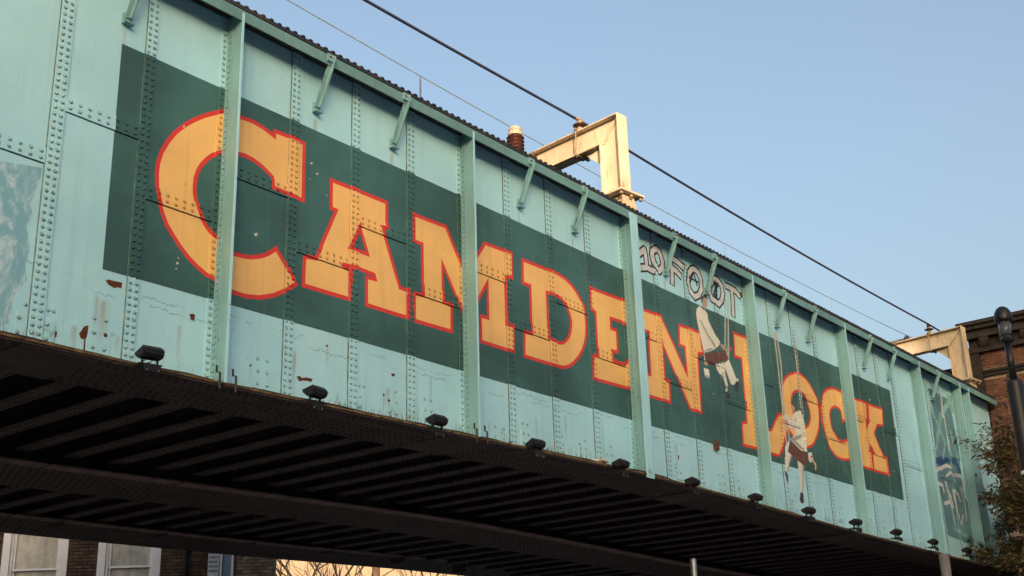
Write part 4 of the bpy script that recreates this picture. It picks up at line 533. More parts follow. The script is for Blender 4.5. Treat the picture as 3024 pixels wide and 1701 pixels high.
def paint_surface(outline, y, eps=.0012):
    xs = [p[0] for p in outline]; zs = [p[1] for p in outline]
    bb = (min(xs)-.01, max(xs)+.01, min(zs)-.01, max(zs)+.01)
    vs = [Vector(p) for p in outline]; n = len(vs); es = [(i, (i+1) % n) for i in range(n)]
    hit = False
    for i, L in enumerate(LAYERS):
        for q, qb in zip(L[2], LBOX[i]):
            if qb[0] > bb[1] or qb[1] < bb[0] or qb[2] > bb[3] or qb[3] < bb[2]: continue
            hit = True
            for a, b in zip(q, q[1:] + q[:1]):
                s = clip_seg(a, b, bb)
                if s:
                    es.append((len(vs), len(vs)+1)); vs += [Vector(s[0]), Vector(s[1])]
    if not hit: return
    ov, oe, of, _, _, _ = delaunay_2d_cdt(vs, es, [], 0, 1e-5)
    tri = [f for f in of if len(f) == 3]
    if not tri: return
    V = np.array([(v[0], v[1]) for v in ov]); T = np.array(tri)
    cen = V[T].mean(1)
    ins = poly_in(cen, outline)
    T = T[ins]; cen = cen[ins]
    cl = classify(cen)
    for t, li in zip(T, cl):
        if li < 0: continue
        a, b, c = V[t]
        if (b[0]-a[0])*(c[1]-a[1]) - (b[1]-a[1])*(c[0]-a[0]) < 0: b, c = c, b
        film_face(li, [(a[0], y-eps, a[1]), (b[0], y-eps, b[1]), (c[0], y-eps, c[1])])
def paint_side(x, z0, z1, y0, y1, eps=.0012):
    """paint wrapping round the left edge of a proud strip"""
    n = max(1, int((z1-z0)/.02)); zs = np.linspace(z0, z1, n+1); mid = (zs[1:]+zs[:-1])/2
    cl = classify(np.stack([np.full(n, x), mid], 1)); i = 0
    while i < n:
        j = i
        while j+1 < n and cl[j+1] == cl[i]: j += 1
        if cl[i] >= 0:
            film_face(cl[i], [(x-eps, y1, zs[i]), (x-eps, y0, zs[i]), (x-eps, y0, zs[j+1]), (x-eps, y1, zs[j+1])])
        i = j+1
def paint_under(z, x0, x1, y0, y1, eps=.0012):
    n = max(1, int((x1-x0)/.02)); xs = np.linspace(x0, x1, n+1); mid = (xs[1:]+xs[:-1])/2
    cl = classify(np.stack([mid, np.full(n, z+.002)], 1)); i = 0
    while i < n:
        j = i
        while j+1 < n and cl[j+1] == cl[i]: j += 1
        if cl[i] >= 0:
            film_face(cl[i], [(xs[i], y0, z-eps), (xs[i], y1, z-eps), (xs[j+1], y1, z-eps), (xs[j+1], y0, z-eps)])
        i = j+1

# rivet store: position, normal axis, base material, radius
RIV = []
def rv(x, y, z, ax='-y', mat='teal', r=.0178): RIV.append((x, y, z, ax, mat, r))

STIFF = [-.24, 3.86, 7.95, 12.06, 16.08, 20.15, 24.19, 28.29, 30.94, 31.56]
STRIP = [(0.8,.16),(1.8,.16),(2.8,.16),(4.86,.155),(5.897,.155),(6.915,.135),(8.993,.15),(10.015,.153),(11.03,.158),(13.06,.15),(14.075,.16),(15.083,.16),(17.064,.15),(18.066,.145),(19.095,.15),
         (21.163,.155),(22.122,.165),(23.12,.165),(25.212,.16),(26.228,.17),(27.11,.165),(29.2,.16),(30.1,.16)]
EDGES = sorted([X0] + STIFF + [s[0] for s in STRIP] + [X1])
ZLOW, ZHIGH = 6.972, 7.608
half = {}
for x in STIFF: half[x] = .10
for x, w in STRIP: half[x] = w/2
k0 = EDGES.index(4.86)
for i in range(len(EDGES)-1):
    a, b = EDGES[i], EDGES[i+1]
    hi = (i - k0) % 2 == 1
    if a >= 16.0: hi = (i - k0) % 2 == 1
    zs = ZHIGH if hi else ZLOW
    short = b - a < .7
    # lower and upper web plate
    la, lb = zl(a)+.03, zl(b)+.03
    if short: zs = 7.3
    mb = MB(); mb.prism([(a+.003, la), (b-.003, lb), (b-.003, zs-.012), (a+.003, zs-.012)], .0, .012)
    mb.build('web_plate', MAT['teal'], bridge)
    paint_surface([(a+.003, la), (b-.003, lb), (b-.003, zs-.012), (a+.003, zs-.012)], 0.0)
    mb = MB(); mb.prism([(a+.003, zs+.04), (b-.003, zs+.04), (b-.003, ZTOP), (a+.003, ZTOP)], -.001, .012)
    mb.build('web_plate', MAT['teal'], bridge)
    sa, sb = a + half.get(a, 0) + .003, b - half.get(b, 0) - .003
    paint_surface([(a+.003, zs+.165), (b-.003, zs+.165), (b-.003, ZTOP), (a+.003, ZTOP)], -.001)
    # seam strap with two rows of rivets
    if not short and sb - sa > .3:
        mb = MB(); mb.prism([(sa, zs), (sb, zs), (sb, zs+.165), (sa, zs+.165)], -.015, -.0012)
        mb.build('seam_strap', MAT['teal'], bridge)
        paint_surface([(sa, zs), (sb, zs), (sb, zs+.165), (sa, zs+.165)], -.015)
        paint_under(zs, sa, sb, -.015, 0)
        n = int((sb-sa-.08)/.107)
        for k in range(n+1):
            x = sa + .05 + (sb-sa-.10)*k/n
            for dz in (.045, .118): rv(x, -.015, zs+dz)
mb = MB()
for i in range(len(EDGES)-1):
    a, b = EDGES[i], EDGES[i+1]; mb.prism([(a, zl(a)+.04), (b, zl(b)+.04), (b, ZTOP), (a, ZTOP)], .03, .04)
mb.build('gap_shadow_backing', MAT['black'], bridge)  # black sheet behind the plate gaps, paints the shadow line under each strap

for x, w in STRIP:
    a, b = x-w/2, x+w/2; zb = zl(x)+.04
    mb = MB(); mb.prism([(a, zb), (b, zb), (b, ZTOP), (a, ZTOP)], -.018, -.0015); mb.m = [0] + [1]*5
    mb.box(b+.0005, b+.007, -.0045, -.0012, zb, ZTOP, 1); mb.box(a-.006, a-.0005, -.0045, -.0012, zb, ZTOP, 1)  # dark lines along both edges paint contact shade as well as joint dirt
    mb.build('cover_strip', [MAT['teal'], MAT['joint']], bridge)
    paint_surface([(a, zb), (b, zb), (b, ZTOP), (a, ZTOP)], -.018)
    paint_side(a, zb, ZTOP, -.018, 0)
    n = int((ZTOP-zb-.06)/.0762)
    for k in range(n):
        z = ZTOP - .06 - k*.0762
        for dx in (-.036, .036): rv(x+dx, -.018, z)
# --- vertical stiffeners: plate on edge, angle irons with rivets
for i, x in enumerate(STIFF):
    zb = zl(x)+.03
    mb = MB(); mb.box(x-.011, x+.011, -.25, -.0015, zb, ZTOP-.002)
    st = mb.build('stiffener', MAT['tealdark'], bridge)
    for sgn in (-1, 1):
        a, b = (x-.102, x-.013) if sgn < 0 else (x+.013, x+.102)
        mb = MB(); mb.prism([(a, zb), (b, zb), (b, ZTOP-.003), (a, ZTOP-.003)], -.013, -.0016)
        mb.build('web_leg', MAT['teal'], st)
        paint_surface([(a, zb), (b, zb), (b, ZTOP-.003), (a, ZTOP-.003)], -.013)
        if sgn < 0: paint_side(a, zb, ZTOP-.01, -.013, 0)
        mb = MB()
        xx = (x-.024, x-.0115) if sgn < 0 else (x+.0115, x+.024)
        mb.box(xx[0], xx[1], -.105, -.0135, zb, ZTOP-.004)
        mb.build('angle_leg', MAT['tealdark'], st)
        n = int((ZTOP-zb-.1)/.0762)
        for k in range(n):
            z = ZTOP - .08 - k*.0762
            rv(x+sgn*.062, -.013, z)
            rv(x+sgn*.024, -.062, z-.03, '-x' if sgn < 0 else '+x', 'tealdark')
    if i == 4:   # doubled stiffener at the girder joint with a broad front plate
        mb = MB(); mb.box(x-.10, x+.11, -.268, -.2515, zb-.05, ZTOP-.005)
        mb.build('front_plate', MAT['teal'], st)
    else:
        mb = MB(); mb.box(x-.017, x+.017, -.257, -.2505, zb, ZTOP-.003); mb.build('edge_bead', MAT['teal'], st)

# --- top flange, hanging edge angle, top plate and its rivets
def segs(a, b, n): return [(a+(b-a)*i/n, a+(b-a)*(i+1)/n) for i in range(n)]
for a, b in segs(X0, X1, 9):
    mb = MB(); mb.box(a+.002, b-.002, -.234, .30, ZTOP, 9.598); mb.build('top_flange', MAT['soot'], bridge)  # sooty colour here also paints in the shade under the flange
    mb = MB(); mb.box(a+.003, b-.003, -.252, -.236, 9.458, 9.598); mb.build('edge_angle', MAT['fascia'], bridge)
    mb = MB(); mb.box(a+.002, b-.002, -.25, .31, 9.614, 9.662); mb.box(a+.002, b-.002, -.225, .30, 9.599, 9.6135); mb.build('top_plate', MAT['topplate'], bridge)
x = X0
while x < X1:
    rv(x, -.232, 9.662, '+z', 'topplate', .036); rv(x+.06, .24, 9.655, '+z', 'topplate', .033); x += .125
# --- bracket struts
BR = [2.4,5.3,6.584,9.317,10.675,13.355,14.711,17.363,18.721,21.4,22.761,25.476,26.808,29.44]
for x in BR:
    a = Vector((x, -.035, 8.955)); b = Vector((x+.03, -.268, 9.56)); d = (b-a); L_ = d.length; d.normalize()
    nrm = Vector((0, -d.z, d.y)); q = Matrix((Vector((1,0,0)), d, nrm)).transposed().to_4x4(); q.translation = a
    mb = MB(); mb.box(-.045, .045, 0, L_, 0, .012, xf=q); mb.box(.0, .014, 0, L_, .0125, .065, xf=q)
    st = mb.build('bracket_strut', MAT['tealdark'], bridge)
    mb = MB(); mb.box(x-.055, x+.055, -.032, -.002, 8.875, 9.0); mb.box(x-.06, x+.06, -.085, -.0325, 8.872, 8.886)
    mb.build('foot', MAT['tealdark'], st)
    mb = MB(); mb.box(x-.055, x+.075, -.282, -.2535, 9.50, 9.60); mb.build('head', MAT['tealdark'], st)
    for dx in (-.03, .03): rv(x+dx, -.032, 8.945, '-y', 'tealdark', .014); rv(x+dx+.01, -.282, 9.555, '-y', 'rust' if random.random() < .4 else 'tealdark', .015)
# --- patch plates at the web foot
for a, b, z1, z0 in [(6.458,6.704,5.452,5.183),(5.696,5.809,5.413,5.16),(5.99,6.104,5.414,5.16),(8.514,8.767,5.469,5.22),(10.563,10.824,5.504,5.257),(10.10,10.246,5.466,5.246),(11.235,11.45,5.504,5.26),
        (12.577,12.939,5.516,5.272),(13.233,13.446,5.522,5.281),(14.17,14.283,5.492,5.293),(14.58,14.811,5.509,5.315),(15.243,15.479,5.517,5.318),(17.258,17.449,5.517,5.308),(18.588,18.869,5.519,5.305),
        (19.271,19.541,5.512,5.275),(21.282,21.564,5.526,5.292),(22.628,22.889,5.532,5.275),(23.279,23.55,5.519,5.305),(25.4,25.6,5.45,5.2),(26.5,26.75,5.45,5.2),(27.4,27.6,5.44,5.2)]:
    mb = MB(); mb.prism([(a,z0),(b,z0),(b,z1),(a,z1)], -.012, -.002); mb.build('patch_plate', MAT['teal'], bridge)
    mx, mz = (a+b)/2, (z0+z1)/2; wx, wz = (b-a)*.26, (z1-z0)*.28
    for sx in (-1, 1):
        for sz in (-1, 1):
            if b-a > .15 or sx < 0: rv(mx+sx*wx, -.012, mz+sz*wz)
        if random.random() < .6: rv(mx+sx*wx, 0, z1+.09)

# --- bottom flange: rusty ledge edge, riveted soffit
for a, b in segs(X0, X1, 19):
    za, zb_ = zl(a), zl(b)
    mb = MB(); mb.prism([(a+.002, za), (b-.002, zb_), (b-.002, zb_+.022), (a+.002, za+.022)], -.25, .70); mb.build('bottom_flange', MAT['soot'], bridge)
    mb = MB(); mb.prism([(a, za+.0225), (b, zb_+.0225), (b, zb_+.048), (a, za+.048)], -.262, .10); mb.build('ledge_plate', MAT['ledge'], bridge)
x = X0; k = 0
while x < X1:
    for j, y in enumerate((-.19,-.10,.14,.28,.42,.56,.645)):
        xx = x + (.05 if j % 2 else 0); rv(xx, y, zl(xx), '-z', 'soot', .021)
    x += .10
for x in (6.05, 11.9, 17.9, 23.7):      # joint covers under the flange
    mb = MB(); q = zl(x); mb.box(x-.4, x+.4, -.235, .68, q-.016, q-.001); mb.build('joint_cover', MAT['soot'], bridge)
def zfar(x): return float(np.interp(x, [5,11.3,15.5,17.5,20,23,34], [5.06,5.087,5.106,5.138,5.195,5.22,5.25]))
# --- cross beams between the longitudinal girders
nb = 0
x = -3.6 + .05
xb = 6.74 - 16*.677
while xb < X1:
    z = zl(xb)
    for (ya, yb) in ((.71, 3.9), (5.62, 8.25)):
        if xb < 3.0 and ya < 1: pass
        mb = MB(); mb.box(xb-.115, xb+.115, ya, yb, z+.004, z+.026); mb.box(xb-.012, xb+.012, ya, yb, z+.027, z+.42)
        mb.build('cross_beam', MAT['soot'], bridge)
        y = ya + .05
        while y < yb - .03:
            for dx in (-.064, .064): rv(xb+dx, y, z+.004, '-z', 'soot', .019)
            y += .10
    xb += .677
mb = MB()
for a, b in segs(X0, X1, 12): mb.box(a, b, .05, 10.0, 5.66, 5.75)
mb.build('deck', MAT['deck'], bridge)
for gi, (yw, y0, y1, dr) in enumerate(((4.05, 3.92, 5.60, .13), (8.40, 8.27, 10.10, .05))):
    mb = MB()
    for a, b in segs(X0, X1, 19):
        zq = (lambda x: zl(x)-dr) if gi == 0 else zfar
        za, zb_ = zq(a), zq(b)
        mb.prism([(a, za+.03), (b, zb_+.03), (b, zb_+.75), (a, za+.75)], yw+.28, yw+.30)
        mb.prism([(a, za), (b, zb_), (b, zb_+.028), (a, za+.028)], yw+.06, y1-.12)
        mb.prism([(a, za+.03), (b, zb_+.03), (b, zb_+.70), (a, za+.70)], y1-.42, y1-.40)
    g = mb.build('longitudinal_girder', MAT['soot'], bridge)
    x = X0 + .35
    while x < X1-2:
        za, zb_ = zq(x)-.005, zq(x+1.98)-.005
        mb = MB(); mb.prism([(x, za), (x+1.98, zb_), (x+1.98, zb_+.022), (x, za+.022)], y0-.06, yw+.055); mb.build('flange_lip', MAT['lip'], g)
        mb = MB(); mb.box(x+.9, x+.93, y0+.02, yw+.27, zl(x)-.10, zl(x)+.6); mb.build('post', MAT['soot'], g)
        x += 2.03
    x = X0
    while x < X1:
        for j, y in enumerate(np.arange(yw+.14, y1-.2, .13)):
            xx = x + (.055 if j % 2 else 0); rv(xx, float(y), zq(xx), '-z', 'soot', .021)
        x += .11
# far face of the bridge, seen edge-on from below only
mb = MB()
for a, b in segs(X0, X1, 9): mb.prism([(a, zfar(a)), (b, zfar(b)), (b, 9.5), (a, 9.5)], 10.0, 10.02)
mb.build('far_web', MAT['fascia'], bridge)
mb = MB(); mb.box(X0, X1, .35, 9.95, 8.2, 8.4); mb.build('track_bed', MAT['deck'], bridge)

# --- film objects
NAMES = {'panel':('painted_panel','dark green rectangle painted across the bridge side behind the lettering'),
 'C':('painted_letter','big yellow letter C with red edge, first and largest letter'),'A':('painted_letter','yellow letter A with red edge'),'M':('painted_letter','yellow letter M with red edge, crossed by a stiffener'),
 'D':('painted_letter','yellow letter D with red edge'),'E':('painted_letter','yellow letter E with red edge, left of the broad stiffener'),'N':('painted_letter','yellow letter N with red edge beside the upper painted workman'),
 'L':('painted_letter','tall yellow letter L with red edge'),'O':('painted_letter','yellow letter O with red edge behind the lower painted workman'),'C2':('painted_letter','small yellow letter C with red edge in the second word'),'K':('painted_letter','yellow letter K with red edge, last letter'),
 'graffiti':('graffiti','white spray-painted 10FOOT with dark outlines under the flange'),
 'man1':('painted_figure','painted workman in white overalls seated sideways on a maroon swing board'),'man2':('painted_figure','painted workman in white overalls seen from behind, climbing on ropes'),
 'whitewash':('whitewash_patch','mottled whitewashed patch at the far left'),'overpaint':('overpainted_graffiti','slate grey painted-over graffiti by the far end'),
 'rust':('rust_patch','bare rusty patches where paint has flaked off'),'chips':('paint_chip','small pale chips in the paint')}
for own, (mb, ms) in FILM.items():
    nm, lb = NAMES[own]
    if own in ('rust', 'chips'):      # separate flakes, each a part
        groups = {}
        for f in mb.f:
            c_ = np.mean([mb.v[i] for i in f], axis=0)
            key = next((j for j, q in enumerate(dict((L[0], L[2]) for L in LAYERS)[own]) if poly_in(np.array([[c_[0], c_[2]]]), q)[0]), 0)
            groups.setdefault(key, MB()).face([mb.v[i] for i in f])
        for q in groups.values(): q.build(nm, MAT[ms[0]], bridge)
        continue
    mb.build(nm, [MAT[m] for m in ms], bridge, label=lb)

# --- rivets: the 300 nearest the camera as objects, the others as one mesh
def dome(n, r, h):
    prof = [(1.0, 0.0), (.93, .38), (.60, .83)]
    vs = []; fs = []
    for q, z in prof: vs += [(r*q*math.cos(2*math.pi*k/n), r*q*math.sin(2*math.pi*k/n), h*z) for k in range(n)]
    vs.append((0, 0, h)); t_ = len(vs)-1
    for i in range(2):
        for k in range(n): fs.append((i*n+k, i*n+(k+1) % n, (i+1)*n+(k+1) % n, (i+1)*n+k))
    for k in range(n): fs.append((2*n+k, 2*n+(k+1) % n, t_))
    return vs, fs
ROT = {'-y': Matrix(((1,0,0),(0,0,-1),(0,1,0))), '+z': Matrix.Identity(3), '-z': Matrix(((1,0,0),(0,-1,0),(0,0,-1))),
       '-x': Matrix(((0,0,-1),(0,1,0),(1,0,0))), '+x': Matrix(((0,0,1),(0,1,0),(-1,0,0)))}
RV = np.array([(r[0], r[1], r[2]) for r in RIV])
front = [i for i, r in enumerate(RIV) if r[3] == '-y' and r[4] == 'teal']
cl = classify(RV[front][:, (0, 2)])
cols = {}
for i, li in zip(front, cl):
    cols[i] = LAYERS[li][1] if li >= 0 else 'teal'
campos = np.array((0, -10.4, 1.6))
def screen(p):
    d = Vector(p) - Vector(campos); c = m3.transposed() @ d
    if c.z > -.1: return (9, 9)
    return (c.x/-c.z*cam_data.lens/18.0, c.y/-c.z*cam_data.lens/18.0)
def inview(p):
    s = screen(p); return abs(s[0]) < 1.02 and abs(s[1]) < .575
order = sorted([i for i in range(len(RIV)) if RIV[i][3] != '-z' and inview(RV[i])], key=lambda i: np.linalg.norm(RV[i]-campos))
own = set(order[:300])
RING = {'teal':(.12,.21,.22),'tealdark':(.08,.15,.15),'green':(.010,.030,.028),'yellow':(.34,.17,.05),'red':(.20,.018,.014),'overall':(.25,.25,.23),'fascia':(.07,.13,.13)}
RMAT = {k: simple('rivet_shade_ring', v, .8, .3, 12, 0) for k, v in RING.items()}; RMAT['tealrivet'] = RMAT['teal']; RMAT['yellowrivet'] = RMAT['yellow']
def ring(n, r): return [(r*math.cos(2*math.pi*k/n), r*math.sin(2*math.pi*k/n)-.12, .03) for k in range(n)]  # ring sits slightly low, painting the shade under each rivet head
dv, df = dome(8, 1.0, .85)
base_mesh = {}
small_v, small_f = dome(6, 1.0, .85)
mbR = MB(); rmats = []
for i, (x, y, z, ax, mt, r) in enumerate(RIV):
    m_ = cols.get(i, mt); R3 = ROT[ax]
    m_ = {'teal': 'tealrivet', 'yellow': 'yellowrivet'}.get(m_, m_)
    jr = r * random.uniform(.92, 1.08)
    if i in own:
        key = (m_, ax)
        if key not in base_mesh:
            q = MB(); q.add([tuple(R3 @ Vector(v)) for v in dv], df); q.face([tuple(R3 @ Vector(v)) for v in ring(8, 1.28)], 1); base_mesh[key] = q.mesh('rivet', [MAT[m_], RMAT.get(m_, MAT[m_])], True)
        o = put('rivet', base_mesh[key], bridge, (x, y-(.0012 if ax == '-y' else 0), z)); o.scale = (jr, jr, jr)
    else:
        if m_ not in rmats: rmats.append(m_)
        p = Vector((x, y-(.0012 if ax == '-y' else 0), z))
        mbR.add([tuple(p + R3 @ (Vector(v)*jr)) for v in small_v], small_f, rmats.index(m_))
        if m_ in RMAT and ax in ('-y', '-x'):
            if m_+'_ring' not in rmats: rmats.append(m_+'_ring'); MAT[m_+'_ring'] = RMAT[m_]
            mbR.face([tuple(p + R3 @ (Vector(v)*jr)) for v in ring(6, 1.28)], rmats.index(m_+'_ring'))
tag(mbR.build('rivet_rows', [MAT[m] for m in rmats], bridge, True), kind='stuff')

# ------------------------------------------------------------------ floodlights along the ledge
def make_floodlight():
    root = thing('floodlight', 'x', 'floodlight', (0,0,0), 0, 'floodlights along the bottom ledge of the bridge')
    mb = MB(); prof = [(-.10,.0),(.02,-.012),(.115,.055),(.135,.10),(-.085,.165),(-.135,.125),(-.145,.05)]
    mb.prism(prof[::-1], -.165, .165, 'x'); mb.prism([(a*.8-.005, b*.75+.02) for a, b in prof][::-1], -.178, .178, 'x')
    mb.box(-.172, .172, -.150, -.128, .085, .105)
    h = mb.build('housing', MAT['lampblack'], root)
    mb = MB(); mb.prism([(.139,.107),(-.078,.172),(-.076,.178),(.143,.112)][::-1], -.15, .15, 'x'); mb.build('glass', MAT['lampglass'], root)
    mb = MB()
    for s in (-1, 1): mb.box(s*.125-.012, s*.125+.012, -.03, .0, -.085, .05)
    mb.box(-.137, .137, -.035, .01, -.092, -.078); mb.build('yoke', MAT['lampblack'], root)
    mb = MB(); mb.box(-.19, .16, -.11, .13, -.115, -.103); mb.box(-.15, .13, -.115, -.098, -.22, -.1155); mb.build('mount_plate', MAT['lampblack'], root)
    mb = MB(); mb.tube([(-.06,-.02,-.02),(-.14,.0,-.07),(-.24,.05,-.10),(-.36,.08,-.13),(-.52,.1,-.13)], .009, 5); mb.tube([(.06,-.02,-.01),(.0,-.03,-.06),(-.1,.0,-.09)], .008, 5)
    mb.build('cable', MAT['lampblack'], root)
    mb = MB()
    for s in (-.11, .09): mb.box(s-.009, s+.009, -.122, -.116, -.215, -.19)
    mb.build('bolt', MAT['galv'], root)
    return root
FL = ['black floodlight nearest the left edge, below the start of the green panel','black floodlight below the gap between letters C and A','black floodlight below the left half of letter M, left of the second stiffener',
      'black floodlight just right of the second stiffener, below the right half of letter M','black floodlight below letter E with pale litter beside it','black floodlight below letter N, right of the broad stiffener','black floodlight below the upper painted workman',
      'black floodlight right of the stiffener that crosses letter L','black floodlight below the feet of the lower painted workman','black floodlight below the small letter C','black floodlight below letter K','small black floodlight at the far end beneath the shrub']
fl0 = make_floodlight()
FX = [(6.94,5.20),(9.11,5.215),(11.12,5.235),(13.11,5.24),(15.15,5.26),(17.16,5.255),(19.23,5.255),(21.25,5.25),(23.29,5.25),(25.28,5.25),(27.28,5.235),(29.36,5.235)]
for i, (x, z) in enumerate(FX):
    o = fl0 if i == 0 else copy_tree(fl0)
    o.scale = (.66, .66, .66); o.location = (x, -.345, z-.06); o.rotation_euler = (random.uniform(-.16,.12), random.uniform(-.04,.04), random.uniform(-.16,.14)); o['label'] = FL[i]
# pipe hooks on the ledge
for i, (x, lb) in enumerate(((7.96, 'rusty pair of bent pipe hooks on the ledge near the first stiffener'), (12.07, 'rusty pair of bent pipe hooks on the ledge below the second stiffener'))):
    t_ = thing('pipe_bracket', lb, 'bracket', (x, -.27, zl(x)+.03), 0, 'bent pipe hooks on the ledge')
    mb = MB(); mb.tube([(-.11,0,.0),(.13,.02,.02)], .010, 5); mb.build('bar', MAT['ledge'], t_)
    for dx in (-.11, .10):
        mb = MB(); mb.tube([(dx,-.015,-.07),(dx,-.015,.10),(dx-.045,-.015,.10),(dx-.045,-.015,.17)], .013, 5); mb.build('hook', MAT['lampblack'], t_)
# conduit along the ledge and litter, weeds
mb = MB(); pts = []
x = 4.0
while x < 29: pts.append((x, -.20+random.uniform(-.02,.02), zl(x)+.06+random.uniform(-.008,.018))); x += .35
mb.tube(pts, .011, 5); tag(mb.build('cable', MAT['lampblack']), 'thin black cable lying along the ledge behind the floodlights', 'cable')
mb = MB()
for a, b, n in ((9.3,10.2,60),(10.3,11.1,55),(11.4,12.0,30),(13.5,14.6,55),(17.3,18.6,40),(18.9,21,50),(24,28,60),(5.2,6.4,14)):
    for k in range(n):
        x = random.uniform(a, b); h = random.uniform(.05,.2)*(1 if random.random() < .7 else .5); y = random.uniform(-.24,-.03); lx, ly = random.uniform(-.06,.06), random.uniform(-.04,.04)
        z = zl(x)+.045; w = .004
        mb.face([(x-w,y,z),(x+w,y,z),(x+lx*.5+w*.6,y+ly*.5,z+h*.6),(x+lx*.5-w*.6,y+ly*.5,z+h*.6)]); mb.face([(x+lx*.5-w*.6,y+ly*.5,z+h*.6),(x+lx*.5+w*.6,y+ly*.5,z+h*.6),(x+lx,y+ly,z+h)])
tag(mb.build('ledge_weeds', MAT['straw']), 'thin dry weeds sprouting along the rusty ledge', 'weeds', kind='stuff')
mb = MB(); mb.box(18.555, 18.665, -.06, -.004, 6.03, 6.185); mb.box(18.575, 18.645, -.066, -.0605, 6.05, 6.17)
tag(mb.build('wooden_block', MAT['wood']), 'small brown wooden block fixed at the lower edge of the green panel', 'block')
mb = MB()
for k in range(7):
    x = 14.72+k*.03; q = Matrix.Translation((x, -.2+random.uniform(-.05,.05), zl(x)+.09)) @ Matrix.Rotation(random.uniform(0,3), 4, 'Z') @ Matrix.Rotation(random.uniform(-.7,.7), 4, 'X')
    mb.box(-.06, .05, -.04, .04, -.012, .012, xf=q)
tag(mb.build('litter', MAT['chip']), 'crumpled pale litter lying on the ledge beside a floodlight', 'litter')

# ------------------------------------------------------------------ overhead line gantries
def make_gantry():
    root = thing('catenary_gantry', 'x', 'gantry', (0,0,0), 0, 'cream steel portal gantries for the overhead wires')
    W2 = .125; Z0, Z1 = 10.10, 11.60
    mb = MB()   # I-section post, flanges front and back
    mb.box(-W2, W2, -.02, .0, Z0, Z1); mb.box(-W2, W2, .40, .42, Z0, Z1-.46); mb.box(-.008, .008, .0005, .3995, Z0, Z1-.021)
    mb.build('post', MAT['cream'], root)
    mb = MB()   # I-section arm over the tracks
    mb.box(-W2, W2, .0005, 9.6, Z1-.02, Z1); mb.box(-W2, W2, .4205, 9.6, Z1-.46, Z1-.44); mb.box(-.0075, .0075, .4005, 9.6, Z1-.4395, Z1-.0205)
    a = mb.build('arm', MAT['cream'], root)
    mb = MB(); mb.add([(-.014,.0,Z1-.03),(-.014,.03,Z1-.02),(-.014,.42,Z1-.45),(-.014,.40,Z1-.46)], [(0,1,2,3)]); mb.add([(-.06,.005,Z1-.022),(-.06,.03,Z1-.022),(-.06,.42,Z1-.438),(-.06,.395,Z1-.438),(-.009,.005,Z1-.022),(-.009,.03,Z1-.022),(-.009,.42,Z1-.438),(-.009,.395,Z1-.438)], [(3,2,1,0),(0,1,5,4),(2,3,7,6),(1,2,6,5),(0,4,7,3)])
    mb.build('corner_rib', MAT['cream'], root)
    mb = MB(); mb.prism([(.42,Z1-.46),(.86,Z1-.46),(.42,Z1-.86)], -.012, .012, 'x'); mb.build('gusset', MAT['cream'], root)
    mb = MB(); mb.box(-W2-.01, W2+.01, .55, 1.05, Z1-.478, Z1-.4605); mb.build('splice_plate', MAT['bolt'], root)
    mb = MB(); mb.box(-.30, .30, -.16, .56, 10.06, 10.098); mb.build('base_plate', MAT['cream'], root)
    mb = MB()   # flared pedestal: four fins and a core
    for s in (-1, 1): mb.prism([(-.05,.0),(.45,.0)] and [(-.14,9.657),(.54,9.657),(.44,10.058),(-.04,10.058)], s*.13-.012, s*.13+.012, 'x')
    mb.add([(-.22,-.10,9.657),(.22,-.10,9.657),(.14,-.05,10.058),(-.14,-.05,10.058),(-.22,-.08,9.657),(.22,-.08,9.657),(.14,-.03,10.058),(-.14,-.03,10.058)], [(0,1,2,3),(7,6,5,4),(1,5,6,2),(4,0,3,7)])
    mb.box(-.09, .09, .05, .35, 9.657, 10.058)
    mb.build('pedestal', MAT['cream'], root)
    for (x, y) in ((-.25,-.11),(.25,-.11),(.0,-.12),(-.25,.2),(.25,.2),(-.25,.50),(.25,.50)):
        mb = MB(); mb.lathe([(.034,0),(.034,.028),(.02,.03),(.02,.05)], (x, y, 10.00), 6); mb.build('bolt', MAT['bolt'], root)
    mb = MB()
    for s in (-.15, .14): mb.tube([(s,.93,Z1+.05),(s,.93,Z1-.52)], .012, 6)
    mb.box(-.18, .18, .90, .96, Z1+.001, Z1+.02); mb.box(-.18, .18, .90, .96, Z1-.50, Z1-.48)
    mb.build('clamp', MAT['bolt'], root)
    mb = MB(); mb.box(-W2, W2, 9.25, 9.6, 9.0, Z1-.4605); mb.build('far_post', MAT['cream'], root)
    return root
ROTG = -math.radians(6.7)
g1 = make_gantry(); g1.location = (16.36, .03, 0); g1.rotation_euler = (0,0,ROTG); g1['label'] = 'cream sunlit steel gantry rising above the middle of the bridge'
g2 = copy_tree(g1); g2.location = (32.95, .10, 0); g2['label'] = 'cream gantry mostly in shade beside the brick building at the right'
def make_ins():
    r = thing('line_insulator', 'x', 'insulator', (0,0,0), 0, 'small insulators carrying the thick wire on the gantries')
    mb = MB(); mb.lathe([(.05,0),(.05,.09),(.03,.1),(.03,.13)], (0,0,0), 10); mb.build('stub', MAT['bolt'], r)
    mb = MB(); mb.lathe([(.03,.10),(.12,.125),(.125,.14),(.04,.165)], (0,0,0), 14); mb.build('shed', MAT['porcelain'], r)
    mb = MB(); mb.lathe([(.045,.166),(.05,.21),(.03,.25),(.02,.29)], (0,0,0), 10); mb.box(-.09,.07,-.025,.025,.225,.27); mb.build('wire_clamp', MAT['bolt'], r)
    return r
i1 = make_ins(); i1.location = (16.36+.11, .98, 11.622); i1['label'] = 'small dark-rimmed insulator on the sunlit middle gantry arm'
i2 = copy_tree(i1); i2.location = (32.95+.11, 1.05, 11.622); i2['label'] = 'small dark insulator on the far right gantry arm'
ca = thing('wire_cantilever', 'thin grey tubular cantilever holding the thin wire beside the right gantry', 'cantilever', (36.6, 3.0, 0))
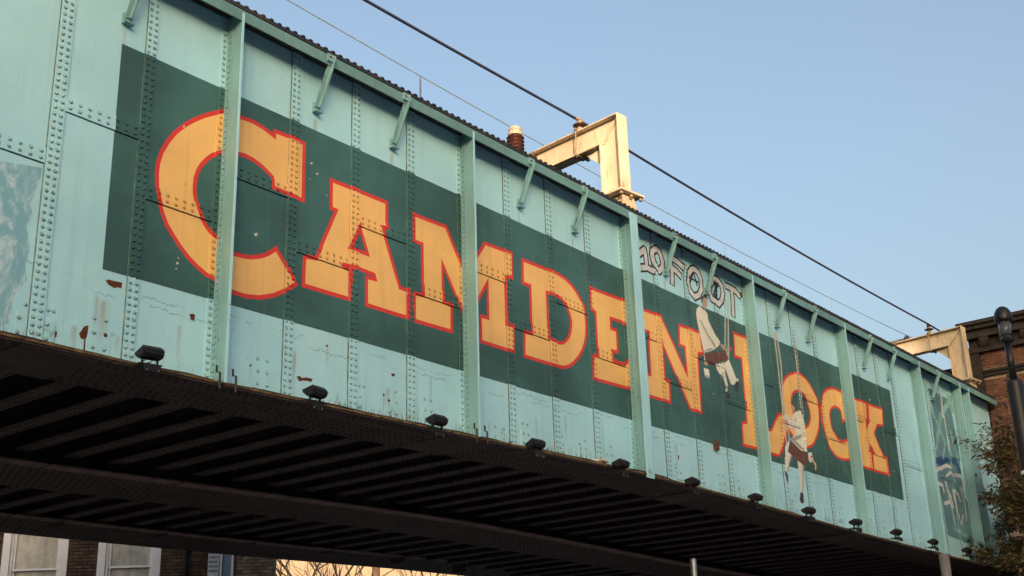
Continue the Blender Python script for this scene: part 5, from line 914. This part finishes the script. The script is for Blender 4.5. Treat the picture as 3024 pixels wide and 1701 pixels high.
mb = MB(); mb.tube([(.0,0,12.72),(-.5,3.2,12.45)], .03, 8); mb.build('top_tube', MAT['galv'], ca, True)
mb = MB(); mb.tube([(.05,0,12.70),(-.2,1.1,11.9),(-.5,3.2,10.6)], .035, 8); mb.build('bracket_tube', MAT['galv'], ca, True)
mb = MB(); mb.lathe([(.05,12.60),(.09,12.63),(.09,12.72),(.05,12.80)], (0,0,0), 10); mb.build('wire_clamp', MAT['wire'], ca)
mb = MB(); mb.lathe([(.10,8.4),(.10,13.0)], (-.5,3.2,0), 10); mb.build('mast', MAT['galv'], ca)
# thick feeder wire, thin catenary and its droppers
def sagwire(name, x0, x1, y, zf, r, mat, label, n=40):
    mb = MB(); mb.tube([(x0+(x1-x0)*i/n, y, zf(x0+(x1-x0)*i/n)) for i in range(n+1)], r, 6); return tag(mb.build(name, mat, None, True), label, 'wire')
def zthick(x):
    xs = [-60,-20,.07,16.47,33.06,50,90]; k = max(i for i in range(len(xs)-1) if xs[i] <= x or i == 0)
    a, b = xs[k], xs[k+1]; s = (x-a)/(b-a); L_ = b-a
    return 11.88 - 4*.09*(L_/16.5)**2*s*(1-s)
sagwire('feeder_wire', -20, 60, 1.0, zthick, .026, MAT['wire'], 'thick dark feeder wire carried on the gantry insulators', 120)
def zcat(x): return 12.60 + .0012*(x-23)**2
sagwire('catenary_wire', -10, 60, 3.0, zcat, .010, MAT['thinwire'], 'thin upper catenary wire with droppers hanging from it', 80)
sagwire('contact_wire', -10, 60, 3.0, lambda x: 11.75, .007, MAT['thinwire'], 'lower contact wire over the tracks, hidden behind the bridge parapet', 2)
for i, x in enumerate((5.3, 14.48, 20.0, 25.3, 31.2, 36.5)):
    mb = MB(); mb.tube([(x,3,zcat(x)),(x,3,11.75)], .006, 4)
    if i == 1: mb.box(x-.012, x+.012, 2.988, 3.012, zcat(x)-.42, zcat(x)-.05)
    tag(mb.build('dropper_wire', MAT['galv'] if i == 1 else MAT['thinwire']), ['thin dropper wire above the left end of the bridge','pale dropper wire with a thick clip, left of the ceramic insulator','thin dropper wire right of the middle gantry','thin dropper wire above the second word','thin dropper wire near the right gantry','thin dropper wire beyond the right gantry'][i], 'wire', 'dropper wires under the catenary')
cz = thing('post_insulator', 'tall ribbed brown ceramic insulator with a cream cap behind the parapet', 'insulator', (15.0, 1.3, 0))
prof = [(.07, 10.3)]
for k in range(11):
    z = 10.36+k*.068; prof += [(.085, z), (.150, z+.018), (.155, z+.026), (.085, z+.046)]
mb = MB(); mb.lathe(prof, (0,0,0), 18); mb.build('ceramic_sheds', MAT['porcelain'], cz, True)
mb = MB(); mb.lathe([(.09,11.105),(.125,11.11),(.13,11.16),(.10,11.19),(.115,11.22),(.09,11.27),(.02,11.28)], (0,0,0), 16); mb.build('cap', MAT['capmetal'], cz)
mb = MB(); mb.lathe([(.06,8.4),(.06,10.3)], (0,0,0), 10); mb.build('stand', MAT['galv'], cz)

# ------------------------------------------------------------------ right: brick abutment building
XW = 33.8
ab = thing('brick_building', 'dark red brick building with heavy cornice at the right end of the bridge', 'building', (XW, 0, 0))
brs = brick_sheet('red_brick_courses', (.105,.050,.036), (.135,.066,.045), (.26,.20,.155), 'y')
mb = MB(); mb.box(.03, 9, -9, .55, 0, 11.0); mb.box(.03, 9, .551, 11, 0, 9.2); mb.build('wall', brs, ab)
mb = MB(); mb.box(.02, .0295, -2.6, .24, 6.0, 10.32); mb.box(.02, .0295, -2.6, .24, 10.5, 11.0); mb.build('mortar_bed', MAT['redmortar'], ab)
mb = MB(); mb.box(-.10, .019, .0, .55, 5.0, 11.0); mb.build('pilaster', MAT['darkstone'], ab)
mb = MB(); mb.box(-.07, .0195, -9, -.005, 10.325, 10.42); mb.box(-.12, .0195, -9, -.006, 10.421, 10.495); mb.build('string_course', MAT['darkstone'], ab)
mb = MB(); mb.box(-.14, .4, -9, .26, 11.005, 11.12); mb.box(-.22, .4, -9, .28, 11.40, 11.62); mb.box(-.34, .4, -9, .34, 11.621, 11.74); mb.box(-.42, .5, -9, .42, 11.741, 11.84)
cor = mb.build('cornice', MAT['darkstone'], ab)
mb = MB(); mb.box(-.05, .4, -9, .255, 11.121, 11.399); mb.build('frieze', MAT['darkstone'], ab)
for k in range(16):
    y = -.20 - k*.56; mb = MB()
    mb.prism([(-.052,11.125),(-.10,11.14),(-.155,11.20),(-.20,11.30),(-.20,11.398),(-.052,11.398)][::-1], .0, .26, 'y')
    mb.v = [(v[0], v[1]+y-.13, v[2]) for v in mb.v]
    mb.build('modillion', MAT['darkstone'], cor)
for k in range(5):    # stepped brick corbels behind the gantry
    mb = MB(); mb.box(.02, .5, .552, .66+.19*k, 9.4+.27*k, 9.4+.27*(k+1)-.003); mb.build('corbel', MAT['darkstone'], ab)
def brick_field(parent, mats, xf, rows, z0, spans, depth=.03, maxind=300, skip=None):
    """running-bond bricks as objects sharing meshes; surplus joined"""
    bw, bh = .208, .060
    meshes = []
    for m_ in mats:
        q = MB(); q.box(-bw/2, bw/2, -depth/2, depth/2, -bh/2, bh/2); meshes.append(q.mesh('brick', m_))
    lst = []
    for r in range(rows):
        z = z0 + r*.0755
        for (a, b) in spans(z):
            u = a + (.0 if r % 2 else -.1125)
            while u < b:
                l, rr = max(u+.005, a), min(u+.22, b)
                if rr - l > .05: lst.append(((l+rr)/2, z, rr-l))
                u += .225
    joined = MB()
    random.shuffle(lst)
    for i, (u, z, w) in enumerate(lst):
        k = random.choices(range(len(mats)), weights=[5,3,2])[0]; d = random.uniform(-.006,.004)
        mtx = xf @ Matrix.Translation((u, d, z)) @ Matrix.Rotation(random.uniform(-.01,.01), 4, 'Z') @ Matrix.Diagonal((w/bw, 1, 1, 1))
        if i < maxind:
            o = put('brick', meshes[k], parent); o.matrix_local = mtx
        else: joined.box(-bw/2, bw/2, -depth/2, depth/2, -bh/2, bh/2, k, xf=mtx)
    if joined.f: tag(joined.build('brick_courses', mats, parent), kind='stuff')
xfw = Matrix(((0,1,0,.015),(-1,0,0,0),(0,0,1,0),(0,0,0,1)))    # u runs to -y, depth along x
brick_field(ab, BR_RED, xfw, 63, 6.28, lambda z: [] if 10.28 < z < 10.55 or z > 10.97 else [(.005, 2.3)])
# abutment under the bridge
mb = MB(); mb.box(XW-.6, XW+.02, .45, 10.6, 0, 5.0)
tag(mb.build('abutment_wall', brick_sheet('dark_brick_courses', (.05,.03,.022), (.065,.04,.03), (.07,.055,.045), 'y')), 'dark brick abutment wall under the right end of the bridge', 'wall')

# ------------------------------------------------------------------ building seen under the bridge, lower left
Fv, Rv = Vector((.784150, .620571, 0)), Vector((.620571, -.784150, 0))
org = Vector((0, -10.4, 0)) + Fv*28.0
hx = Matrix((Rv, Fv, Vector((0,0,1)))).transposed().to_4x4(); hx.translation = org
hb = thing('brick_house', 'brown brick house with white sash windows seen below the bridge at lower left', 'building', org, 0)
hb.rotation_euler = hx.to_euler()
hs = brick_sheet('brown_brick_courses', (.085,.055,.040), (.115,.075,.052), (.15,.12,.095), (Rv.x, Rv.y))
WIN = [(-11.549,-10.079), (-9.405,-7.997), (-13.75,-12.3), (-16,-14.55)]
mb = MB(); spans = [(-20,-16),(-14.55,-13.75),(-12.3,-11.549),(-10.079,-9.405),(-7.997,-6.93),(-6.37,-6.30)]
for a, b in spans: mb.box(a, b, .02, .4, 0, 9)
for a, b in WIN + [(-6.93,-6.37)]: mb.box(a, b, .02, .4, 0, 4.0); mb.box(a, b, .02, .4, 6.5, 9)
mb.build('wall', hs, hb)
mb = MB(); mb.prism([(-20,.41),(-5.6,.41),(-7.6,9),(-20,9)], 0, 8.99, 'z'); mb.build('core', MAT['black'], hb)
mb = MB(); mb.box(-6.30, -5.50, .02, .40, 0, 9); mb.build('side_wall', brick_sheet('pale_brick_courses', (.22,.17,.12), (.28,.22,.16), (.30,.26,.20), (Rv.x, Rv.y)), hb)
for i, (a, b) in enumerate(WIN):
    mb = MB(); w = .17
    mb.box(a, a+w, -.03, .20, 4.0, 6.5); mb.box(b-w, b, -.03, .20, 4.0, 6.5); mb.box(a+w, b-w, -.03, .2, 6.33, 6.5)
    mb.box(a+w+.001, a+w+.05, .03, .18, 4.08, 6.33); mb.box(b-w-.05, b-w-.001, .03, .18, 4.08, 6.33)
    wdw = mb.build('window', MAT['white'], hb)
    l, r = a+w+.1, b-w-.1
    mb = MB()
    mb.box(a+w+.051, l, .06, .15, 5.26, 6.32); mb.box(r, b-w-.051, .06, .15, 5.26, 6.32); mb.box(a+w+.052, b-w-.052, .05, .155, 5.27, 5.315); mb.box(a+w+.051, b-w-.051, .061, .149, 6.26, 6.329)
    mb.box(a+w+.051, l, .09, .18, 4.08, 5.258); mb.box(r, b-w-.051, .09, .18, 4.08, 5.258); mb.box(a+w+.052, b-w-.052, .09, .18, 4.08, 4.16)
    mb.build('sash', MAT['white'], wdw)
    mb = MB(); mb.box(l, r, .10, .105, 5.316, 6.26); mb.box(l, r, .13, .135, 4.16, 5.26); mb.build('pane', MAT['curtain'], wdw)
    mb = MB(); mb.box(a-.08, b+.08, -.12, .05, 3.92, 3.999); mb.build('sill', MAT['white'], wdw)
mb = MB(); mb.box(-6.68, -6.63, -.02, .1, 4.0, 6.5); mb.box(-6.42, -6.37, -.02, .1, 4.0, 6.5); mb.box(-6.63, -6.42, -.02, .1, 6.45, 6.5)
wdw = mb.build('window', MAT['white'], hb)
mb = MB(); mb.box(-6.629, -6.421, .03, .04, 4.0, 6.449); mb.build('pane', MAT['blueglass'], wdw)
mb = MB(); mb.box(-6.93, -6.69, -.05, -.02, 4.98, 5.62); sg = mb.build('wall_sign', simple('white_sign_board', (.55,.56,.62), .5, .1, 5, 0), hb)
BLUEL = simple('blue_lettering', (.10,.13,.24), .5, .2, 9, 0)
for r in range(5):
    u = -6.91
    while u < -6.72:
        w = random.uniform(.02,.05); mb = MB(); mb.box(u, min(u+w, -6.71), -.053, -.0505, 5.50-r*.10, 5.55-r*.10); u += w+.012
        mb.build('lettering', BLUEL, sg)
mb = MB(); mb.tube([(-7.42,-.07,0),(-7.42,-.07,9)], .05, 8); mb.build('drainpipe', MAT['poleblack'], hb)
def hspans(z):
    return [(-12.2,-11.555),(-10.073,-9.411),(-7.991,-6.95)]
brick_field(hb, BR_DARK, Matrix.Translation((0, .008, 0)), 19, 4.86, hspans)
def lspans(z): return [(-6.29,-5.505)]
brick_field(hb, BR_PALE, Matrix.Translation((0, .008, 0)), 13, 4.94, lspans, maxind=40)

# ------------------------------------------------------------------ sunlit terrace, bare tree and posts beyond
far = Vector((0, -10.4, 0)) + Fv*95.0
hx2 = Matrix((Rv, Fv, Vector((0,0,1)))).transposed().to_4x4(); hx2.translation = far
ter = thing('rendered_terrace', 'pale rendered building in warm sunlight far beyond the bridge', 'building', far)
ter.rotation_euler = hx2.to_euler()
rend = simple('cream_render', (.30,.235,.17), .9, .12, .3, .1)
wins = [(-17.6,-16.4),(-14.6,-13.4),(-11.6,-10.4),(-8.6,-7.4),(-5.6,-4.4),(-2.6,-1.4)]
zr = [(1.2,3.4),(4.6,6.8),(8.0,10.2)]
mb = MB()
mb.box(-30, 2, .3, 8, 0, 14.8)
mb.box(-30, 2, 0, .299, 10.2, 14.8)
prev = -30
for a, b in wins: mb.box(prev, a, 0, .299, 0, 10.2); prev = b
mb.box(prev, 2, 0, .299, 0, 10.2)
for a, b in wins:
    pz = 0
    for z0, z1 in zr: mb.box(a, b, 0, .299, pz, z0); pz = z1
mb.build('wall', rend, ter)
mb = MB(); mb.box(-30.2, 2.2, -.25, 8.2, 14.8, 15.2); mb.build('parapet', rend, ter)
for a, b in wins:
    for z0, z1 in zr:
        mb = MB(); mb.box(a, a+.08, .1, .25, z0, z1); mb.box(b-.08, b, .1, .25, z0, z1); mb.box(a+.08, b-.08, .1, .25, z1-.08, z1); mb.box(a+.08, b-.08, .1, .25, z0, z0+.08); mb.box(a+.08, b-.08, .12, .22, (z0+z1)/2-.03, (z0+z1)/2+.03)
        w_ = mb.build('window', MAT['white'], ter)
        mb = MB(); mb.box(a+.08, b-.08, .24, .26, z0+.08, z1-.08); mb.build('pane', MAT['blueglass'], w_)
def bare_tree(name, base, h, label, seed, spread=1.0):
    rnd = random.Random(seed); t_ = thing(name, label, 'tree', base)
    tr = MB(); br = MB()
    def grow(p, d, L_, r, lev):
        n = 4; pts = [p]; rs = [r]
        for i in range(n):
            d = (d + Vector((rnd.uniform(-.18,.18), rnd.uniform(-.18,.18), rnd.uniform(-.04,.12)))).normalized()
            p = p + d*L_/n; pts.append(p); rs.append(r*(1-.45*(i+1)/n))
        (tr if lev == 0 else br).tube(pts, rs, 6 if lev < 2 else 4)
        if lev < 5:
            for k in range(rnd.choice((2,3,3)) + (2 if lev == 0 else 0)):
                i = rnd.randint(2, n); a = rnd.uniform(0, 6.28); sp = rnd.uniform(.5,1.05)*spread
                nd = (d + Vector((math.cos(a)*sp, math.sin(a)*sp, rnd.uniform(-.15,.4)))).normalized()
                grow(pts[i], nd, L_*rnd.uniform(.55,.8), rs[i]*.62, lev+1)
    grow(Vector((0,0,0)), Vector((0,0,1)), h*.42, .24, 0)
    tr.build('trunk', MAT['darkbark'], t_); br.build('branches', MAT['darkbark'], t_)
def fp(dep, u): v = Vector((0,-10.4,0)) + Fv*dep + Rv*u; return (v.x, v.y, 0)
bare_tree('bare_tree', fp(52, -6.5), 14.5, 'bare dark winter tree beyond the bridge, right of the sunlit gap centre', 3)
bare_tree('bare_tree', fp(58, -10.2), 14.5, 'thinner bare winter tree beyond the bridge beside the pale brick corner', 11)
bare_tree('bare_tree', fp(64, -8.6), 15.5, 'bare winter tree between the other two in the sunlit gap', 8)
bare_tree('bare_tree', fp(60, -4.6), 14.5, 'bare spreading winter tree at the right end of the sunlit gap', 5)
def post(name, base, h, r, mat, label):
    t_ = thing(name, label, 'post', base)
    mb = MB(); mb.lathe([(r,0),(r,h-.02),(r*.7,h)], (0,0,0), 14); mb.build('tube', mat, t_, True)
    mb = MB(); mb.lathe([(r*1.9,0),(r*1.9,.08),(r*1.2,.2)], (0,0,0), 14); mb.build('base', mat, t_)
    return t_
p1 = fp(20, 2.73); post('sign_post', (p1[0], p1[1], 0), 4.09, .052, MAT['galv'], 'grey metal post standing under the middle of the bridge')
p2 = fp(24, 8.03); post('sign_post', (p2[0], p2[1], 0), 4.52, .095, MAT['polegrey'], 'thicker grey post below the far floodlights near the shrub')
p3 = fp(45, -5.15); post('sign_post', (p3[0], p3[1], 0), 8.0, .14, MAT['wood'], 'brown post in front of the sunlit building beyond the bridge')
# ------------------------------------------------------------------ black street lamp at the right
v = Vector((0,-10.4,0)) + Fv*22 + Rv*9.09
lp = thing('street_lamp', 'tall black lamp column with a domed head in front of the brick building', 'lamp', (v.x, v.y, 0))
mb = MB(); mb.lathe([(.19,0),(.19,.5),(.14,.6),(.14,7.30),(.125,7.34),(.07,7.36)], (0,0,0), 18); mb.build('lower_column', MAT['poleblack'], lp, True)
mb = MB(); mb.lathe([(.066,7.36),(.062,8.08)], (0,0,0), 14); mb.build('upper_column', MAT['poleblack'], lp, True)
mb = MB(); mb.lathe([(.065,8.05),(.12,8.08),(.13,8.12),(.085,8.16),(.075,8.20)], (0,0,0), 18); mb.build('collar', MAT['poleblack'], lp)
mb = MB(); mb.lathe([(.085,8.20),(.105,8.24),(.11,8.47)], (0,0,0), 18); mb.build('lamp_glass', MAT['clearglass'], lp, True)
mb = MB(); mb.lathe([(.155,8.47),(.165,8.50),(.163,8.57),(.145,8.65),(.105,8.72),(.05,8.757),(.01,8.767)], (0,0,0), 20); mb.box(-.20, .20, -.02, .02, 8.50, 8.54); mb.build('dome_cap', MAT['poleblack'], lp, True)
mb = MB(); mb.lathe([(.142,5.62),(.144,5.63),(.144,5.67),(.142,5.68)], (0,0,0), 18); mb.build('white_band', MAT['white'], lp)

# ------------------------------------------------------------------ shrub growing at the bridge end
def shrub():
    rnd = random.Random(21); t_ = thing('shrub', 'straggly olive and brown leafy shrub climbing the right end of the bridge', 'shrub', (30.3, -1.3, 0))
    st = MB(); lv = MB()
    tips = []
    def stem(p, d, L_, r, lev):
        n = 6; pts = [p]; rs = [r]
        for i in range(n):
            d = (d + Vector((rnd.uniform(-.2,.2), rnd.uniform(-.2,.2), rnd.uniform(-.05,.12)))).normalized(); p = p + d*L_/n; pts.append(p); rs.append(r*(1-.6*(i+1)/n))
            if lev >= 1: tips.append((p, d, lev))
        st.tube(pts, rs, 5)
        if lev < 3:
            for k in range((13, 5, 3)[lev]):
                i = rnd.randint(2 if lev == 0 else 1, n); a = rnd.uniform(0, 6.28)
                nd = Vector((math.cos(a), math.sin(a)*.8, rnd.uniform(-.35,.75))).normalized(); grow_len = (1.15, .6, .36)[lev]*rnd.uniform(.6,1.15)
                stem(pts[i], nd, grow_len, rs[i]*.5+.004, lev+1)
    for (dx, dy, h, lx) in ((0,.3,7.2,.03),(.3,0,8.3,.05),(.75,.2,7.6,.06),(-.5,.0,6.3,-.05),(1.0,-.3,6.6,.03),(-.2,-.3,5.8,-.06),(.6,-.5,5.9,.0)):
        stem(Vector((dx,dy,0)), Vector((lx,0,1)).normalized(), h, .06, 0)
    for p, d, lev in tips:
        if p.z < 3.6: continue
        dens = 3 if p.z < 6.6 else 1
        for k in range(dens + (1 if lev == 3 else 0)):
            q = p + Vector((rnd.gauss(0,.07), rnd.gauss(0,.07), rnd.gauss(0,.07)))
            a = rnd.uniform(0,6.28); L_ = rnd.uniform(.10,.24); ax = Vector((math.cos(a), math.sin(a), rnd.uniform(-.9,.3))).normalized()
            sd = ax.cross(Vector((rnd.uniform(-.4,.4), rnd.uniform(-.4,.4), 1))).normalized()*L_*.17; dn = Vector((0,0,-.012))
            m_ = rnd.choices((0,1,2), weights=(5,5,2))[0]
            lv.face([tuple(q), tuple(q+ax*L_*.45+sd+dn), tuple(q+ax*L_), tuple(q+ax*L_*.45)], m_)
            lv.face([tuple(q), tuple(q+ax*L_*.45), tuple(q+ax*L_), tuple(q+ax*L_*.45-sd+dn)], m_)
    st.build('stems', MAT['bark'], t_); tag(lv.build('leaves', [MAT['leaf1'], MAT['leaf2'], MAT['leaf3']], t_), kind='stuff')
shrub()

# ------------------------------------------------------------------ unseen terraces behind the camera, added and shaped to shade the bridge
def block(x0, x1, y0, h, label, seed):
    """unseen brick terrace parallel to the bridge, height set by the shade it casts"""
    t_ = thing('shade_terrace', label, 'building', (x0, y0, 0)); L_ = x1-x0
    mb = MB(); mb.box(0, L_, -10, 0, 0, h)
    mb.build('wall', brick_sheet('street_brick_courses', (.19,.12,.085), (.24,.16,.11), (.28,.24,.2), 'x'), t_)
    mb = MB(); mb.box(-.1, L_+.1, .001, .15, h-.7, h-.4); mb.build('cornice', MAT['paving'], t_)
    n = int(L_/3.2)
    for i in range(n):
        for j in range(int(h/3.6)):
            cx = (i+.5)*L_/n; cz_ = 1.0+j*3.6
            mb = MB(); mb.box(cx-.65, cx+.65, .002, .06, cz_, cz_+2.1); w_ = mb.build('window', MAT['white'], t_)
            mb = MB(); mb.box(cx-.55, cx+.55, .061, .07, cz_+.1, cz_+2.0); mb.build('pane', MAT['blueglass'], w_)
BY = -34.0; RUN = -BY/abs(SUN_DIR.y)*math.hypot(SUN_DIR.x, SUN_DIR.y)*math.tan(SUN_EL)   # fall of the sun ray from roof to bridge
SX = BY/SUN_DIR.y*SUN_DIR.x                                                             # sideways run of the ray
block(-60, 31.6+SX, BY, 9.86+RUN, 'long unseen brick terrace behind the viewer, added to shade the bridge', 1)
block(31.65+SX, 60+SX, BY, 13.95+RUN, 'taller unseen brick terrace behind the viewer, raised to deepen the shade', 2)
